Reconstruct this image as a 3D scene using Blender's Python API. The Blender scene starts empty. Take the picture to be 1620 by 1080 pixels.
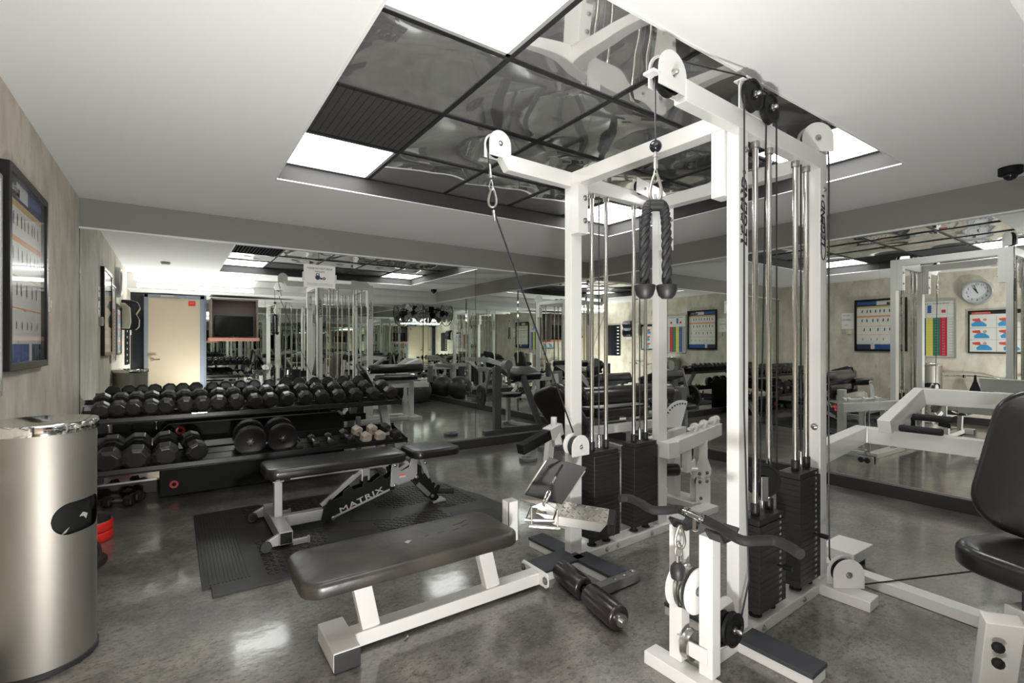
import bpy, bmesh, math, random
from mathutils import Vector, Matrix
sc = bpy.context.scene
C = sc.collection
# ------------------------------------------------------------------ camera, world, exposure
cam_d = bpy.data.cameras.new('camera'); cam = bpy.data.objects.new('camera', cam_d); C.objects.link(cam)
cam.location = (0, 0, 1.27); cam.rotation_euler = (math.radians(90), 0, math.radians(-34.5))
cam_d.sensor_width = 36; cam_d.lens = 778 / 1620 * 36; cam_d.shift_y = 4.5 / 1620
cam_d.clip_start = .02; cam_d.clip_end = 60
sc.camera = cam
sc.view_settings.view_transform = 'Standard'; sc.view_settings.look = 'None'
sc.view_settings.gamma = 1; sc.view_settings.use_curve_mapping = False
sc.view_settings.exposure = 0.42
w = bpy.data.worlds.new('world'); sc.world = w; w.use_nodes = True
w.node_tree.nodes['Background'].inputs[0].default_value = (.75, .8, .9, 1)
w.node_tree.nodes['Background'].inputs[1].default_value = .3
cy = sc.cycles
cy.max_bounces = 14; cy.glossy_bounces = 9; cy.diffuse_bounces = 6; cy.transmission_bounces = 4
cy.caustics_reflective = True; cy.sample_clamp_indirect = 4; cy.blur_glossy = .5
PANEL_E = 9.0      # ceiling light panels
COVE_E = 10.0      # tube on the south soffit

def area(name, loc, rot, sx, sy, power, col=(1, .97, .93)):
    l = bpy.data.lights.new(name, 'AREA'); l.shape = 'RECTANGLE'; l.size = sx; l.size_y = sy; l.energy = power; l.color = col
    o = bpy.data.objects.new(name, l); C.objects.link(o); o.location = loc; o.rotation_euler = rot
    return o
# uplight bar of the south soffit (its housing is built with the soffit)
UP = area('cove_uplight', (.35, .37, 2.24), (math.radians(128), 0, 0), 1.7, .08, 5)
BOUNCE = area('added_ceiling_fill', (.375, .15, .06), (math.radians(152), 0, 0), .22, .26, 54, (1, .99, .97))   # added fill light behind the camera, no lamp of the room, brightens the ceiling
PI = math.pi
R = random.Random(7)

# ------------------------------------------------------------------ materials
def mat(name, col, rough=.5, metal=0., coat=0., emit=0., spec=.5, noise=None, bump=None, coatr=.1):
    m = bpy.data.materials.new(name); m.use_nodes = True; nt = m.node_tree; b = nt.nodes['Principled BSDF']
    b.inputs['Base Color'].default_value = (*col, 1); b.inputs['Roughness'].default_value = rough
    b.inputs['Metallic'].default_value = metal; b.inputs['Coat Weight'].default_value = coat
    b.inputs['Coat Roughness'].default_value = coatr; b.inputs['Specular IOR Level'].default_value = spec
    if emit:
        b.inputs['Emission Color'].default_value = (*col, 1); b.inputs['Emission Strength'].default_value = emit
    tc = None
    if noise or bump:
        tc = nt.nodes.new('ShaderNodeTexCoord')
    if noise:   # (scale, col2, lo, hi, detail, stretch)
        s, c2, lo, hi, det, st = noise
        mp = nt.nodes.new('ShaderNodeMapping'); mp.inputs['Scale'].default_value = st
        n = nt.nodes.new('ShaderNodeTexNoise'); n.inputs['Scale'].default_value = s; n.inputs['Detail'].default_value = det
        r = nt.nodes.new('ShaderNodeValToRGB'); r.color_ramp.elements[0].position = lo; r.color_ramp.elements[1].position = hi
        r.color_ramp.elements[0].color = (*col, 1); r.color_ramp.elements[1].color = (*c2, 1)
        nt.links.new(tc.outputs['Object'], mp.inputs[0]); nt.links.new(mp.outputs[0], n.inputs['Vector'])
        nt.links.new(n.outputs[0], r.inputs[0]); nt.links.new(r.outputs[0], b.inputs['Base Color'])
    if bump:    # (scale, strength, distance)
        n = nt.nodes.new('ShaderNodeTexNoise'); n.inputs['Scale'].default_value = bump[0]; n.inputs['Detail'].default_value = 3
        bp = nt.nodes.new('ShaderNodeBump'); bp.inputs['Strength'].default_value = bump[1]; bp.inputs['Distance'].default_value = bump[2]
        nt.links.new(tc.outputs['Object'], n.inputs['Vector']); nt.links.new(n.outputs[0], bp.inputs['Height'])
        nt.links.new(bp.outputs[0], b.inputs['Normal'])
        if coat: nt.links.new(bp.outputs[0], b.inputs['Coat Normal'])
    return m
def grit(m, scale, c2, lo, hi, stretch=(1, 1, 1)):
    """second layer of flecks over the base colour"""
    nt = m.node_tree; b = nt.nodes['Principled BSDF']; src = b.inputs['Base Color'].links[0].from_socket if b.inputs['Base Color'].links else None
    tc = nt.nodes.new('ShaderNodeTexCoord'); mp = nt.nodes.new('ShaderNodeMapping'); mp.inputs['Scale'].default_value = stretch
    n = nt.nodes.new('ShaderNodeTexNoise'); n.inputs['Scale'].default_value = scale; n.inputs['Detail'].default_value = 5; n.inputs['Roughness'].default_value = .7
    r = nt.nodes.new('ShaderNodeValToRGB'); r.color_ramp.elements[0].position = lo; r.color_ramp.elements[1].position = hi
    mx = nt.nodes.new('ShaderNodeMixRGB'); mx.inputs[2].default_value = (*c2, 1)
    if src: nt.links.new(src, mx.inputs[1])
    else: mx.inputs[1].default_value = b.inputs['Base Color'].default_value
    nt.links.new(tc.outputs['Object'], mp.inputs[0]); nt.links.new(mp.outputs[0], n.inputs['Vector'])
    nt.links.new(n.outputs[0], r.inputs[0]); nt.links.new(r.outputs[0], mx.inputs[0]); nt.links.new(mx.outputs[0], b.inputs['Base Color'])
    return m
M = {}
M['floor'] = mat('floor_vinyl', (.095, .088, .078), .34, coat=1., noise=(4.5, (.26, .24, .212), .33, .70, 7, (1, 1, 1)), bump=(9, .07, .012), coatr=.11)
grit(M['floor'], 34, (.05, .045, .04), .47, .70, (1, 1.5, 1)); grit(M['floor'], 85, (.30, .28, .25), .56, .76)
grit(M['floor'], 46, (.045, .04, .036), .58, .66, (1, 2.2, 1)); grit(M['floor'], 60, (.32, .30, .27), .66, .72)
M['wall'] = mat('wall_plaster', (.56, .50, .41), .7, noise=(6, (.78, .72, .62), .32, .68, 8, (1, 1, .55)), bump=(40, .12, .01))
grit(M['wall'], 17, (.46, .40, .32), .55, .8, (1, 1, .5))
M['ceil'] = mat('ceiling_paint', (.86, .86, .86), .9, bump=(160, .12, .004))
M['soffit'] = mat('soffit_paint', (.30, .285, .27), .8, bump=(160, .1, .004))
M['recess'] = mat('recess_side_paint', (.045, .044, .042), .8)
M['soffit_w'] = mat('soffit_white', (.8, .8, .8), .8)
M['trimw'] = mat('white_trim', (.85, .85, .84), .4)
M['base'] = mat('rubber_base', (.03, .028, .026), .45)
M['mirror'] = mat('mirror_glass', (.80, .83, .80), .0, 1.)
M['ctile'] = mat('mirror_tile', (.82, .82, .81), .03, .82, bump=(1.9, .5, .05))
M['ctile'].node_tree.nodes['Noise Texture'].inputs['Detail'].default_value = 0
M['grid'] = mat('black_grid', (.02, .02, .02), .4)
M['gridw'] = mat('grey_light_frame', (.45, .45, .44), .4)
M['panel'] = mat('light_diffuser', (1, .995, .985), .5, emit=PANEL_E)
M['tube'] = mat('cove_tube', (.93, .97, 1), .5, emit=COVE_E)
M['vent'] = mat('vent_dark', (.05, .05, .05), .5)
M['white'] = mat('white_enamel', (.74, .73, .71), .28, coat=.3, bump=(60, .05, .003))
M['chip'] = mat('chipped_white_enamel', (.74, .73, .71), .32, coat=.2); grit(M['chip'], 38, (.05, .03, .02), .70, .715)
M['black'] = mat('black_steel', (.010, .010, .010), .32, spec=.35, bump=(120, .05, .002))
M['blackm'] = mat('matte_black', (.010, .010, .010), .6, spec=.25)
M['iron'] = mat('painted_iron', (.021, .020, .019), .42, spec=.4, bump=(90, .2, .003))
M['rubber'] = mat('black_rubber', (.02, .02, .02), .48, bump=(70, .1, .002))
M['dbrub'] = mat('dumbbell_rubber', (.016, .015, .014), .30, spec=.55, bump=(60, .08, .003)); grit(M['dbrub'], 14, (.05, .044, .04), .55, .85)
M['pad'] = mat('black_vinyl', (.013, .012, .011), .30, coat=.15, bump=(22, .16, .006))
M['padw'] = mat('worn_vinyl', (.020, .017, .015), .33, noise=(5, (.066, .057, .049), .35, .75, 7, (1, 1, 1)), bump=(24, .2, .006))
M['padb'] = mat('brown_vinyl', (.017, .012, .011), .3, coat=.15, bump=(22, .16, .006))
M['grip'] = mat('foam_grip', (.013, .012, .012), .75, bump=(200, .25, .002))
M['rodm'] = mat('chrome_rod', (.72, .70, .67), .14, 1.)
M['chrome'] = mat('chrome', (.8, .79, .77), .08, 1.)
M['zinc'] = mat('zinc_steel', (.5, .49, .47), .3, 1.)
M['grey'] = mat('grey_enamel', (.30, .30, .30), .35, coat=.2)
M['silver'] = mat('silver_enamel', (.46, .46, .46), .3, .35, coat=.2)
M['dgrey'] = mat('dark_grey_enamel', (.14, .14, .14), .4, coat=.1)
M['cable'] = mat('black_cable', (.015, .015, .015), .4)
M['rope'] = mat('black_rope', (.015, .0155, .017), .6, bump=(150, .3, .003))
M['mat'] = mat('rubber_mat', (.026, .025, .023), .42, bump=(50, .1, .003))
M['tread'] = mat('charcoal_grip_pad', (.045, .048, .056), .6, bump=(220, .3, .002))
M['plate'] = mat('diamond_plate', (.55, .53, .49), .3, 1.)
M['steel'] = mat('brushed_stainless', (.40, .38, .34), .52, 1., bump=(7, .05, .02))
M['paper'] = mat('paper', (.88, .87, .84), .6)
M['ink'] = mat('ink', (.02, .02, .02), .5)
M['red'] = mat('red_plastic', (.62, .02, .015), .4)
M['cream'] = mat('cream_hex', (.42, .36, .29), .45, bump=(60, .1, .003))
M['door'] = mat('door_beige', (.50, .42, .32), .5, bump=(30, .05, .004))
M['frameb'] = mat('door_frame_bluegrey', (.20, .235, .29), .3, coat=.3)
M['tv'] = mat('tv_screen', (.01, .01, .011), .12)
M['niche'] = mat('cabinet_taupe', (.23, .18, .165), .6)
M['salmon'] = mat('salmon_shelf', (.55, .25, .19), .5)
M['ball'] = mat('exercise_ball', (.06, .055, .05), .32)
M['ivory'] = mat('ivory_plastic', (.62, .58, .48), .4)
M['glossb'] = mat('gloss_black_plastic', (.012, .014, .02), .12)
for k, c in dict(p_blue=(.035, .10, .33), p_yel=(.75, .66, .10), p_grn=(.03, .19, .12), p_red=(.52, .03, .05), p_org=(.75, .28, .08), p_gold=(.62, .42, .14),
                 p_navy=(.03, .045, .10), p_sky=(.05, .30, .60), p_gry=(.40, .40, .39), p_white=(.72, .71, .67), p_skin=(.55, .30, .2), p_rr=(.62, .08, .06)).items():
    M[k] = mat(k, c, .35)
M['letter'] = mat('black_lettering', (.012, .012, .014), .4)
M['letterw'] = mat('white_lettering', (.42, .42, .41), .5)
M['clockface'] = mat('clock_face', (.70, .72, .76), .4)
M['warn'] = mat('orange_label', (.75, .18, .02), .5)
m = bpy.data.materials.new('picture_glass'); m.use_nodes = True; nt = m.node_tree; nt.nodes.clear(); M['glass'] = m
o_, mx, tr, gl, lw, pw = [nt.nodes.new('ShaderNode' + k) for k in ('OutputMaterial', 'MixShader', 'BsdfTransparent', 'BsdfGlossy', 'LayerWeight', 'Math')]
gl.inputs['Roughness'].default_value = .01; pw.operation = 'POWER'; pw.inputs[1].default_value = 10; nt.links.new(lw.outputs['Facing'], pw.inputs[0])
nt.links.new(pw.outputs[0], mx.inputs[0]); nt.links.new(tr.outputs[0], mx.inputs[1]); nt.links.new(gl.outputs[0], mx.inputs[2]); nt.links.new(mx.outputs[0], o_.inputs[0])

# ------------------------------------------------------------------ mesh helpers
FR = [Matrix.Identity(4)]
class MB:
    def __init__(s): s.v = []; s.f = []; s.sm = []; s.mi = []; s.cur = None
    def use(s, key): s.cur = key; return s       # material of what is added next (printed pattern inside one mesh)
    def add(s, vs, fs, smooth=False):
        n = len(s.v); s.v += [Vector(q) for q in vs]; s.f += [tuple(n + i for i in f) for f in fs]; s.sm += [smooth] * len(fs); s.mi += [s.cur] * len(fs); return s
    def box(s, x0, x1, y0, y1, z0, z1, m=None):
        vs = [Vector((x, y, z)) for x in (x0, x1) for y in (y0, y1) for z in (z0, z1)]
        if m: vs = [m @ q for q in vs]
        return s.add(vs, [(0, 1, 3, 2), (4, 6, 7, 5), (0, 4, 5, 1), (2, 3, 7, 6), (0, 2, 6, 4), (1, 5, 7, 3)])
    def bar(s, p0, p1, w_, h_, up=(0, 0, 1), ext=0):
        p0, p1 = Vector(p0), Vector(p1); d = (p1 - p0).normalized(); up = Vector(up)
        if abs(d.dot(up)) > .99: up = Vector((0, 1, 0))
        r = d.cross(up).normalized(); u = r.cross(d); p0 = p0 - d * ext; p1 = p1 + d * ext
        vs = [p + r * a * w_ / 2 + u * b_ * h_ / 2 for p in (p0, p1) for a, b_ in ((-1, -1), (1, -1), (1, 1), (-1, 1))]
        return s.add(vs, [(0, 1, 2, 3), (7, 6, 5, 4), (0, 4, 5, 1), (1, 5, 6, 2), (2, 6, 7, 3), (3, 7, 4, 0)])
    def rsweep(s, pts, w_, h_, up=(0, 0, 1)):
        """rectangular tube through points, mitred"""
        pts = [Vector(p) for p in pts]; up = Vector(up); n = len(pts); vs = []
        for i, p in enumerate(pts):
            d0 = (pts[i] - pts[i - 1]).normalized() if i else None; d1 = (pts[i + 1] - pts[i]).normalized() if i < n - 1 else None
            d = ((d0 or d1) + (d1 or d0)).normalized(); k = 1 / max(.35, d.dot(d1 or d0))
            dd = d1 or d0; r = d.cross(up).normalized(); u = up if abs(d.dot(up)) < .05 else r.cross(d)
            for a, b_ in ((-1, -1), (1, -1), (1, 1), (-1, 1)):
                vs.append(p + r * a * w_ / 2 * (k if abs(dd.dot(r)) > .02 else 1) + u * b_ * h_ / 2 * (k if abs(dd.dot(u)) > .02 else 1))
        fs = [(0, 1, 2, 3), tuple(4 * (n - 1) + j for j in (3, 2, 1, 0))]
        for i in range(n - 1):
            for j in range(4): a = 4 * i + j; b_ = 4 * i + (j + 1) % 4; fs.append((a, a + 4, b_ + 4, b_))
        return s.add(vs, fs)
    def cyl(s, p0, p1, r0, r1=None, n=16, caps=True):
        p0, p1 = Vector(p0), Vector(p1); r1 = r0 if r1 is None else r1; d = (p1 - p0).normalized()
        a = d.orthogonal().normalized(); b_ = d.cross(a); k = len(s.v)
        vs = [p + (a * math.cos(t) + b_ * math.sin(t)) * r for p, r in ((p0, r0), (p1, r1)) for t in [2 * PI * i / n for i in range(n)]]
        s.add(vs, [(i, (i + 1) % n, n + (i + 1) % n, n + i) for i in range(n)], True)
        if caps: s.add(vs[:n], [tuple(range(n))[::-1]]); s.add(vs[n:], [tuple(range(n))])
        return s
    def sweep(s, pts, r, n=10, sub=0, caps=True):
        P = [Vector(p) for p in pts]
        if sub:      # catmull-rom
            Q = []
            for i in range(len(P) - 1):
                a = P[max(i - 1, 0)]; b_ = P[i]; c = P[i + 1]; d = P[min(i + 2, len(P) - 1)]
                for k in range(sub):
                    t = k / sub; Q.append(.5 * ((2 * b_) + (c - a) * t + (2 * a - 5 * b_ + 4 * c - d) * t * t + (3 * b_ - a - 3 * c + d) * t ** 3))
            P = Q + [P[-1]]
        rr = r if isinstance(r, (list, tuple)) else [r] * len(P)
        if len(rr) != len(P): rr = [rr[min(len(rr) - 1, int(i / (len(P) - 1) * (len(rr) - 1) + .5))] for i in range(len(P))]
        vs = []; a = None
        for i, p in enumerate(P):
            d = (P[min(i + 1, len(P) - 1)] - P[max(i - 1, 0)]).normalized()
            a = d.orthogonal().normalized() if a is None else (a - d * a.dot(d)).normalized()
            b_ = d.cross(a)
            vs += [p + (a * math.cos(2 * PI * j / n) + b_ * math.sin(2 * PI * j / n)) * rr[i] for j in range(n)]
        fs = [(i * n + j, i * n + (j + 1) % n, (i + 1) * n + (j + 1) % n, (i + 1) * n + j) for i in range(len(P) - 1) for j in range(n)]
        s.add(vs, fs, True)
        if caps: s.add(vs[:n], [tuple(range(n))[::-1]]); s.add(vs[-n:], [tuple(range(n))])
        return s
    def lathe(s, prof, c, ax=(0, 0, 1), n=28, smooth=True):
        """prof: (radius, height) pairs along ax from c"""
        c = Vector(c); ax = Vector(ax).normalized(); a = ax.orthogonal().normalized(); b_ = ax.cross(a)
        vs = [c + ax * h + (a * math.cos(2 * PI * j / n) + b_ * math.sin(2 * PI * j / n)) * max(r, 1e-5) for r, h in prof for j in range(n)]
        fs = [(i * n + j, i * n + (j + 1) % n, (i + 1) * n + (j + 1) % n, (i + 1) * n + j) for i in range(len(prof) - 1) for j in range(n)]
        return s.add(vs, fs, smooth)
    def sphere(s, c, r, n=20, sc_=(1, 1, 1)):
        m = n // 2; vs = []; c = Vector(c)
        for i in range(m + 1):
            for j in range(n):
                t = PI * i / m; p = 2 * PI * j / n
                vs.append(c + Vector((math.sin(t) * math.cos(p) * sc_[0], math.sin(t) * math.sin(p) * sc_[1], math.cos(t) * sc_[2])) * r)
        return s.add(vs, [(i * n + j, (i + 1) * n + j, (i + 1) * n + (j + 1) % n, i * n + (j + 1) % n) for i in range(m) for j in range(n)], True)
    def prism(s, poly, o, u, v, th):
        """polygon in the plane o + a*u + b*v, extruded by vector th"""
        o, u, v, th = Vector(o), Vector(u), Vector(v), Vector(th); n = len(poly)
        vs = [o + u * a + v * b_ for a, b_ in poly]; vs += [q + th for q in vs]
        return s.add(vs, [tuple(range(n))[::-1], tuple(range(n, 2 * n))] + [(i, (i + 1) % n, n + (i + 1) % n, n + i) for i in range(n)])
    def cushion(s, m, sx, sy, sz, rc=.06, re=.02, crown=.0, n=6):
        """upholstered pad centred on m's origin, base at z=0"""
        def rr(ins):
            hx, hy, r = sx / 2 - ins, sy / 2 - ins, max(rc - ins, .004); out = []
            for q, (cx, cy_) in enumerate(((hx - r, hy - r), (-hx + r, hy - r), (-hx + r, -hy + r), (hx - r, -hy + r))):
                for k in range(n + 1):
                    t = PI / 2 * (q + k / n); out.append((cx + math.cos(t) * r, cy_ + math.sin(t) * r))
            return out
        lv = [(re, 0)] + [(re * (1 - math.sin(PI / 2 * k / 4)), re * (1 - math.cos(PI / 2 * k / 4)) * .6) for k in range(1, 5)]
        lv += [(0, sz - re)] + [(re * (1 - math.cos(PI / 2 * k / 4)), sz - re + re * math.sin(PI / 2 * k / 4)) for k in range(1, 5)]
        lv += [(re + min(sx, sy) * .16, sz + crown * .7), (re + min(sx, sy) * .3, sz + crown)]
        vs = []; N = 4 * (n + 1)
        for ins, z in lv: vs += [m @ Vector((a, b_, z)) for a, b_ in rr(ins)]
        fs = [(i * N + j, i * N + (j + 1) % N, (i + 1) * N + (j + 1) % N, (i + 1) * N + j) for i in range(len(lv) - 1) for j in range(N)]
        fs += [tuple(range(N))[::-1], tuple(range((len(lv) - 1) * N, len(lv) * N))]
        return s.add(vs, fs, True)
    def text(s, body, m, size=.05, depth=.0006, ext=None, align='CENTER', shear=0., space=1., bold=0.):
        cu = bpy.data.curves.new('t', 'FONT'); cu.body = body; cu.offset = bold; cu.size = size; cu.extrude = depth; cu.align_x = align; cu.align_y = 'CENTER'
        cu.shear = shear; cu.space_character = space; cu.resolution_u = 2
        o = bpy.data.objects.new('t', cu); C.objects.link(o); dg = bpy.context.evaluated_depsgraph_get(); dg.update()
        me = bpy.data.meshes.new_from_object(o.evaluated_get(dg)); k = 1
        if ext and me.vertices:
            xs = [q.co.x for q in me.vertices]; k = ext / max(1e-6, max(xs) - min(xs))
        s.add([m @ Vector((q.co.x * k, q.co.y, q.co.z)) for q in me.vertices], [tuple(p.vertices) for p in me.polygons])
        bpy.data.objects.remove(o); bpy.data.curves.remove(cu); bpy.data.meshes.remove(me); return s
def rot(ax, deg): return Matrix.Rotation(math.radians(deg), 4, ax)
def T(x, y, z): return Matrix.Translation((x, y, z))
def fmat(o, u, v):
    """matrix placing the local xy-plane on u, v at o"""
    u = Vector(u).normalized(); v = Vector(v).normalized(); n = u.cross(v)
    return Matrix(((u.x, v.x, n.x, o[0]), (u.y, v.y, n.y, o[1]), (u.z, v.z, n.z, o[2]), (0, 0, 0, 1)))
RM = {}
def root_of(o):
    while o.parent: o = o.parent
    return o
def mk(name, mb, m, parent=None, bev=0., seg=2, label=None, loc=None, ang=35):
    me = bpy.data.meshes.new(name); me.from_pydata([tuple(FR[-1] @ q) for q in mb.v], [], mb.f); me.update()
    keys = [m] + sorted({k for k in mb.mi if k and k != m})
    for p, s_, k in zip(me.polygons, mb.sm, mb.mi): p.use_smooth = s_; p.material_index = keys.index(k) if k else 0
    bm = bmesh.new(); bm.from_mesh(me)
    if bev:
        bmesh.ops.remove_doubles(bm, verts=bm.verts, dist=1e-6)
        bmesh.ops.recalc_face_normals(bm, faces=bm.faces)
        ed = [e for e in bm.edges if len(e.link_faces) == 2 and e.calc_face_angle(0) > math.radians(ang)]
        bmesh.ops.bevel(bm, geom=ed, offset=bev, segments=seg, affect='EDGES', profile=.6, clamp_overlap=True)
    else: bmesh.ops.recalc_face_normals(bm, faces=bm.faces)
    for e_ in bm.edges:
        if len(e_.link_faces) == 2 and e_.calc_face_angle(0) > .75: e_.smooth = False
    bm.to_mesh(me); bm.free()
    for k in keys: me.materials.append(M[k])
    o = bpy.data.objects.new(name, me); C.objects.link(o)
    if parent is not None:
        me.transform(RM[root_of(parent).name].inverted()); o.parent = parent
    else:
        if loc is None:
            xs = [q.co for q in me.vertices]; loc = (sum(q.x for q in xs) / len(xs), sum(q.y for q in xs) / len(xs), min(q.z for q in xs))
        me.transform(T(*loc).inverted()); o.location = loc; RM[o.name] = T(*loc)
    if label: o['label'] = label
    return o
def thing(name, label, cat, loc=(0, 0, 0), rz=0, group=None):
    o = bpy.data.objects.new(name, None); C.objects.link(o); o.empty_display_size = .1
    l = FR[-1] @ Vector(loc); o.location = l; o.rotation_euler = (0, 0, rz); RM[o.name] = T(*l) @ rot('Z', math.degrees(rz))
    return tag(o, label, cat, group)
def tag(o, label, cat, group=None):
    o['label'] = label; o['category'] = cat
    if group: o['group'] = group
    return o
def struct(name, mb, m, bev=0., parent=None):
    o = mk(name, mb, m, parent, bev)
    if parent is None: o['kind'] = 'structure'
    return o
def kids(o): return [c for c in bpy.data.objects if c.parent == o]
def dup(root, loc, rz=None, scale=1, label=None, group=None, chmap=None):
    r = root.copy(); C.objects.link(r); r.location = loc; r.scale = (scale,) * 3 if not isinstance(scale, tuple) else scale
    if rz is not None: r.rotation_euler = (0, 0, rz)
    if label: r['label'] = label
    if group: r['group'] = group
    for ch in KID[root.name]:
        c = ch.copy(); C.objects.link(c); c.parent = r
        for g in KID.get(ch.name, []):
            d = g.copy(); C.objects.link(d); d.parent = c
    return r
KID = {}
def remember(root):
    KID[root.name] = kids(root)
    for c in KID[root.name]: KID[c.name] = kids(c)
    return root

# ------------------------------------------------------------------ the room
XL, XR, YN, YS, ZC = -.63, 4.91, 5.24, -.43, 2.45
ZS = 2.205                        # bottom edge of the north and east soffits
struct('floor', MB().box(XL - .1, XR + .1, YS - .1, YN + .1, -.1, 0), 'floor')
struct('wall_left', MB().box(XL - .1, XL, YS - .1, YN + .1, 0, 2.7), 'wall')
struct('wall_north', MB().box(XL, XR + .1, YN + .012, YN + .1, 0, 2.7), 'base')
struct('wall_east', MB().box(XR + .024, XR + .1, YS - .1, YN + .012, 0, 2.7), 'base')
struct('wall_south', MB().box(XL, XR + .012, YS - .1, YS - .012, 0, 2.7), 'base')
rx0, rx1, ry0, ry1, ZT = .595, 3.925, 1.195, 3.845, 2.575   # recess opening
struct('ceiling', MB().box(XL - .1, rx0, YS - .1, YN + .1, ZC, ZC + .06).box(rx1, XR + .1, YS - .1, YN + .1, ZC, ZC + .06)
       .box(rx0, rx1, YS - .1, ry0, ZC, ZC + .06).box(rx0, rx1, ry1, YN + .1, ZC, ZC + .06), 'ceil')
e = .012
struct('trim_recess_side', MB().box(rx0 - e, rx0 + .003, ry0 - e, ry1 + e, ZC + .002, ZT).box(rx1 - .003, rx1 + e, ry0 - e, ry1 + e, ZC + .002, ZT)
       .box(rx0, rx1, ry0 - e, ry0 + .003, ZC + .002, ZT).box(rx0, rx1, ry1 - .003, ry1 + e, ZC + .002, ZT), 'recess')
struct('trim_recess_edge', MB().box(rx0 - .004, rx0 + .008, ry0, ry1, ZC - .003, ZC + .004).box(rx1 - .008, rx1 + .004, ry0, ry1, ZC - .003, ZC + .004)
       .box(rx0, rx1, ry0 - .004, ry0 + .008, ZC - .003, ZC + .004).box(rx0, rx1, ry1 - .008, ry1 + .004, ZC - .003, ZC + .004), 'trimw')
struct('trim_recess_back', MB().box(rx0 - .05, rx1 + .05, ry0 - .05, ry1 + .05, ZT + .03, ZT + .1), 'base')
tx, ty = (rx1 - rx0) / 5, (ry1 - ry0) / 4
LIGHTS = {(0, 0), (0, 3), (4, 0), (4, 3)}
tl = MB()
lt = 0
names = {(0, 0): 'square ceiling light panel at the far left corner of the recess', (0, 3): 'large bright ceiling light panel nearest the top centre of the view',
         (4, 0): 'square ceiling light panel behind the weight rods of the back row', (4, 3): 'square ceiling light panel at the right end of the recess'}
for i in range(5):
    for j in range(4):       # j = 0 is the far (north) row
        x0 = rx0 + i * tx; y1 = ry1 - j * ty; y0 = y1 - ty; g = .012
        if (i, j) in LIGHTS:
            t = thing('ceiling_light', names[(i, j)], 'light', (x0 + tx / 2, y0 + ty / 2, ZT), group='recessed ceiling light panels')
            mk('light_frame', MB().box(x0 + g, x1_ := x0 + tx - g, y0 + g, y0 + g + .02, ZT - .004, ZT + .02).box(x0 + g, x1_, y1 - g - .02, y1 - g, ZT - .004, ZT + .02)
               .box(x0 + g, x0 + g + .02, y0 + g, y1 - g, ZT - .004, ZT + .02).box(x1_ - .02, x1_, y0 + g, y1 - g, ZT - .004, ZT + .02), 'gridw', t)
            mk('diffuser', MB().box(x0 + g + .01, x1_ - .01, y0 + g + .01, y1 - g - .01, ZT + .002, ZT + .012), 'panel', t)
        elif (i, j) == (0, 1):
            t = thing('ceiling_vent', 'black louvred air vent tile beside the far left ceiling light', 'vent', (x0 + tx / 2, y0 + ty / 2, ZT))
            mk('vent_back', MB().box(x0 + g, x0 + tx - g, y0 + g, y1 - g, ZT + .014, ZT + .02), 'vent', t)
            s_ = MB()
            for k in range(34): q = y0 + g + (ty - 2 * g) * (k + .5) / 34; s_.bar((x0 + g, q, ZT + .004), (x0 + tx - g, q, ZT + .004), .009, .0025, (0, .6, 1))
            for k in range(1, 16): q = x0 + g + (tx - 2 * g) * k / 16; s_.box(q - .0015, q + .0015, y0 + g, y1 - g, ZT - .001, ZT + .008)
            mk('louvre', s_, 'vent', t)
        else:
            struct('ceiling_mirror_tile', MB().box(x0 + g * .5, x0 + tx - g * .5, y0 + g * .5, y1 - g * .5, ZT + .002, ZT + .008), 'ctile')
gr = MB()
for i in range(6): q = rx0 + i * tx; gr.box(q - .012, q + .012, ry0, ry1, ZT - .006, ZT + .003)
for j in range(5): q = ry0 + j * ty; gr.box(rx0, rx1, q - .012, q + .012, ZT - .0065, ZT + .003)
struct('trim_ceiling_grid', gr, 'grid')
# soffits over the mirrors
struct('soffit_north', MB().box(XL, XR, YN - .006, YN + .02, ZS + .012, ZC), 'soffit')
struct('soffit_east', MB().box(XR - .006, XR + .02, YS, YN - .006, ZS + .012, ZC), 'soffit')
struct('trim_north', MB().box(XL, XR, YN - .012, YN, ZS, ZS + .014), 'trimw')
struct('trim_east', MB().box(XR - .012, XR, YS, YN - .012, ZS, ZS + .014), 'trimw')
struct('soffit_south', MB().box(XL, XR, YS, .33, 2.19, ZC), 'soffit_w')
# mirrors: three panels on the north and east walls, and on the south wall beside the door
def mirror_tilted(name, y0, y1):      # the east panels hang a touch out of true
    m = T(XR + .006, (y0 + y1) / 2, 0) @ rot('Z', .42); h = (y1 - y0) / 2
    return struct(name, MB().box(0, .008, -h, h, .115, ZS, m), 'mirror')
def mirror(name, x0, x1, y0, y1, z0, z1): return struct(name, MB().box(x0, x1, y0, y1, z0, z1), 'mirror')
g = .0025
for a, b_ in ((XL, 1.214), (1.214, 3.06), (3.06, XR)): mirror('wall_north_mirror', a + g, b_ - g, YN, YN + .008, .115, ZS)
for a, b_ in ((YS, -.16), (-.16, 1.667), (1.667, 3.5), (3.5, YN)): mirror_tilted('wall_east_mirror', a + g, b_ - g)
for a, b_ in ((.50, 1.5), (1.5, 3.2), (3.2, XR)): mirror('wall_south_mirror', a + g, b_ - g, YS - .008, YS, .115, 2.19)
struct('trim_mirror_north', MB().box(XL, XR, YN - .006, YN + .004, .10, .117), 'zinc')
struct('trim_mirror_east', MB().box(XR - .006, XR + .004, YS, YN, .10, .117), 'zinc')
struct('baseboard_north', MB().box(XL, XR, YN - .014, YN + .01, 0, .102), 'base', .003)
struct('baseboard_east', MB().box(XR - .014, XR + .01, YS, YN - .014, 0, .102), 'base', .003)
struct('baseboard_south', MB().box(.5, XR, YS, YS + .014, 0, .102), 'base', .003)
struct('baseboard_left', MB().box(XL, XL + .012, YS, YN - .014, 0, .11), 'base', .003)
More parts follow.
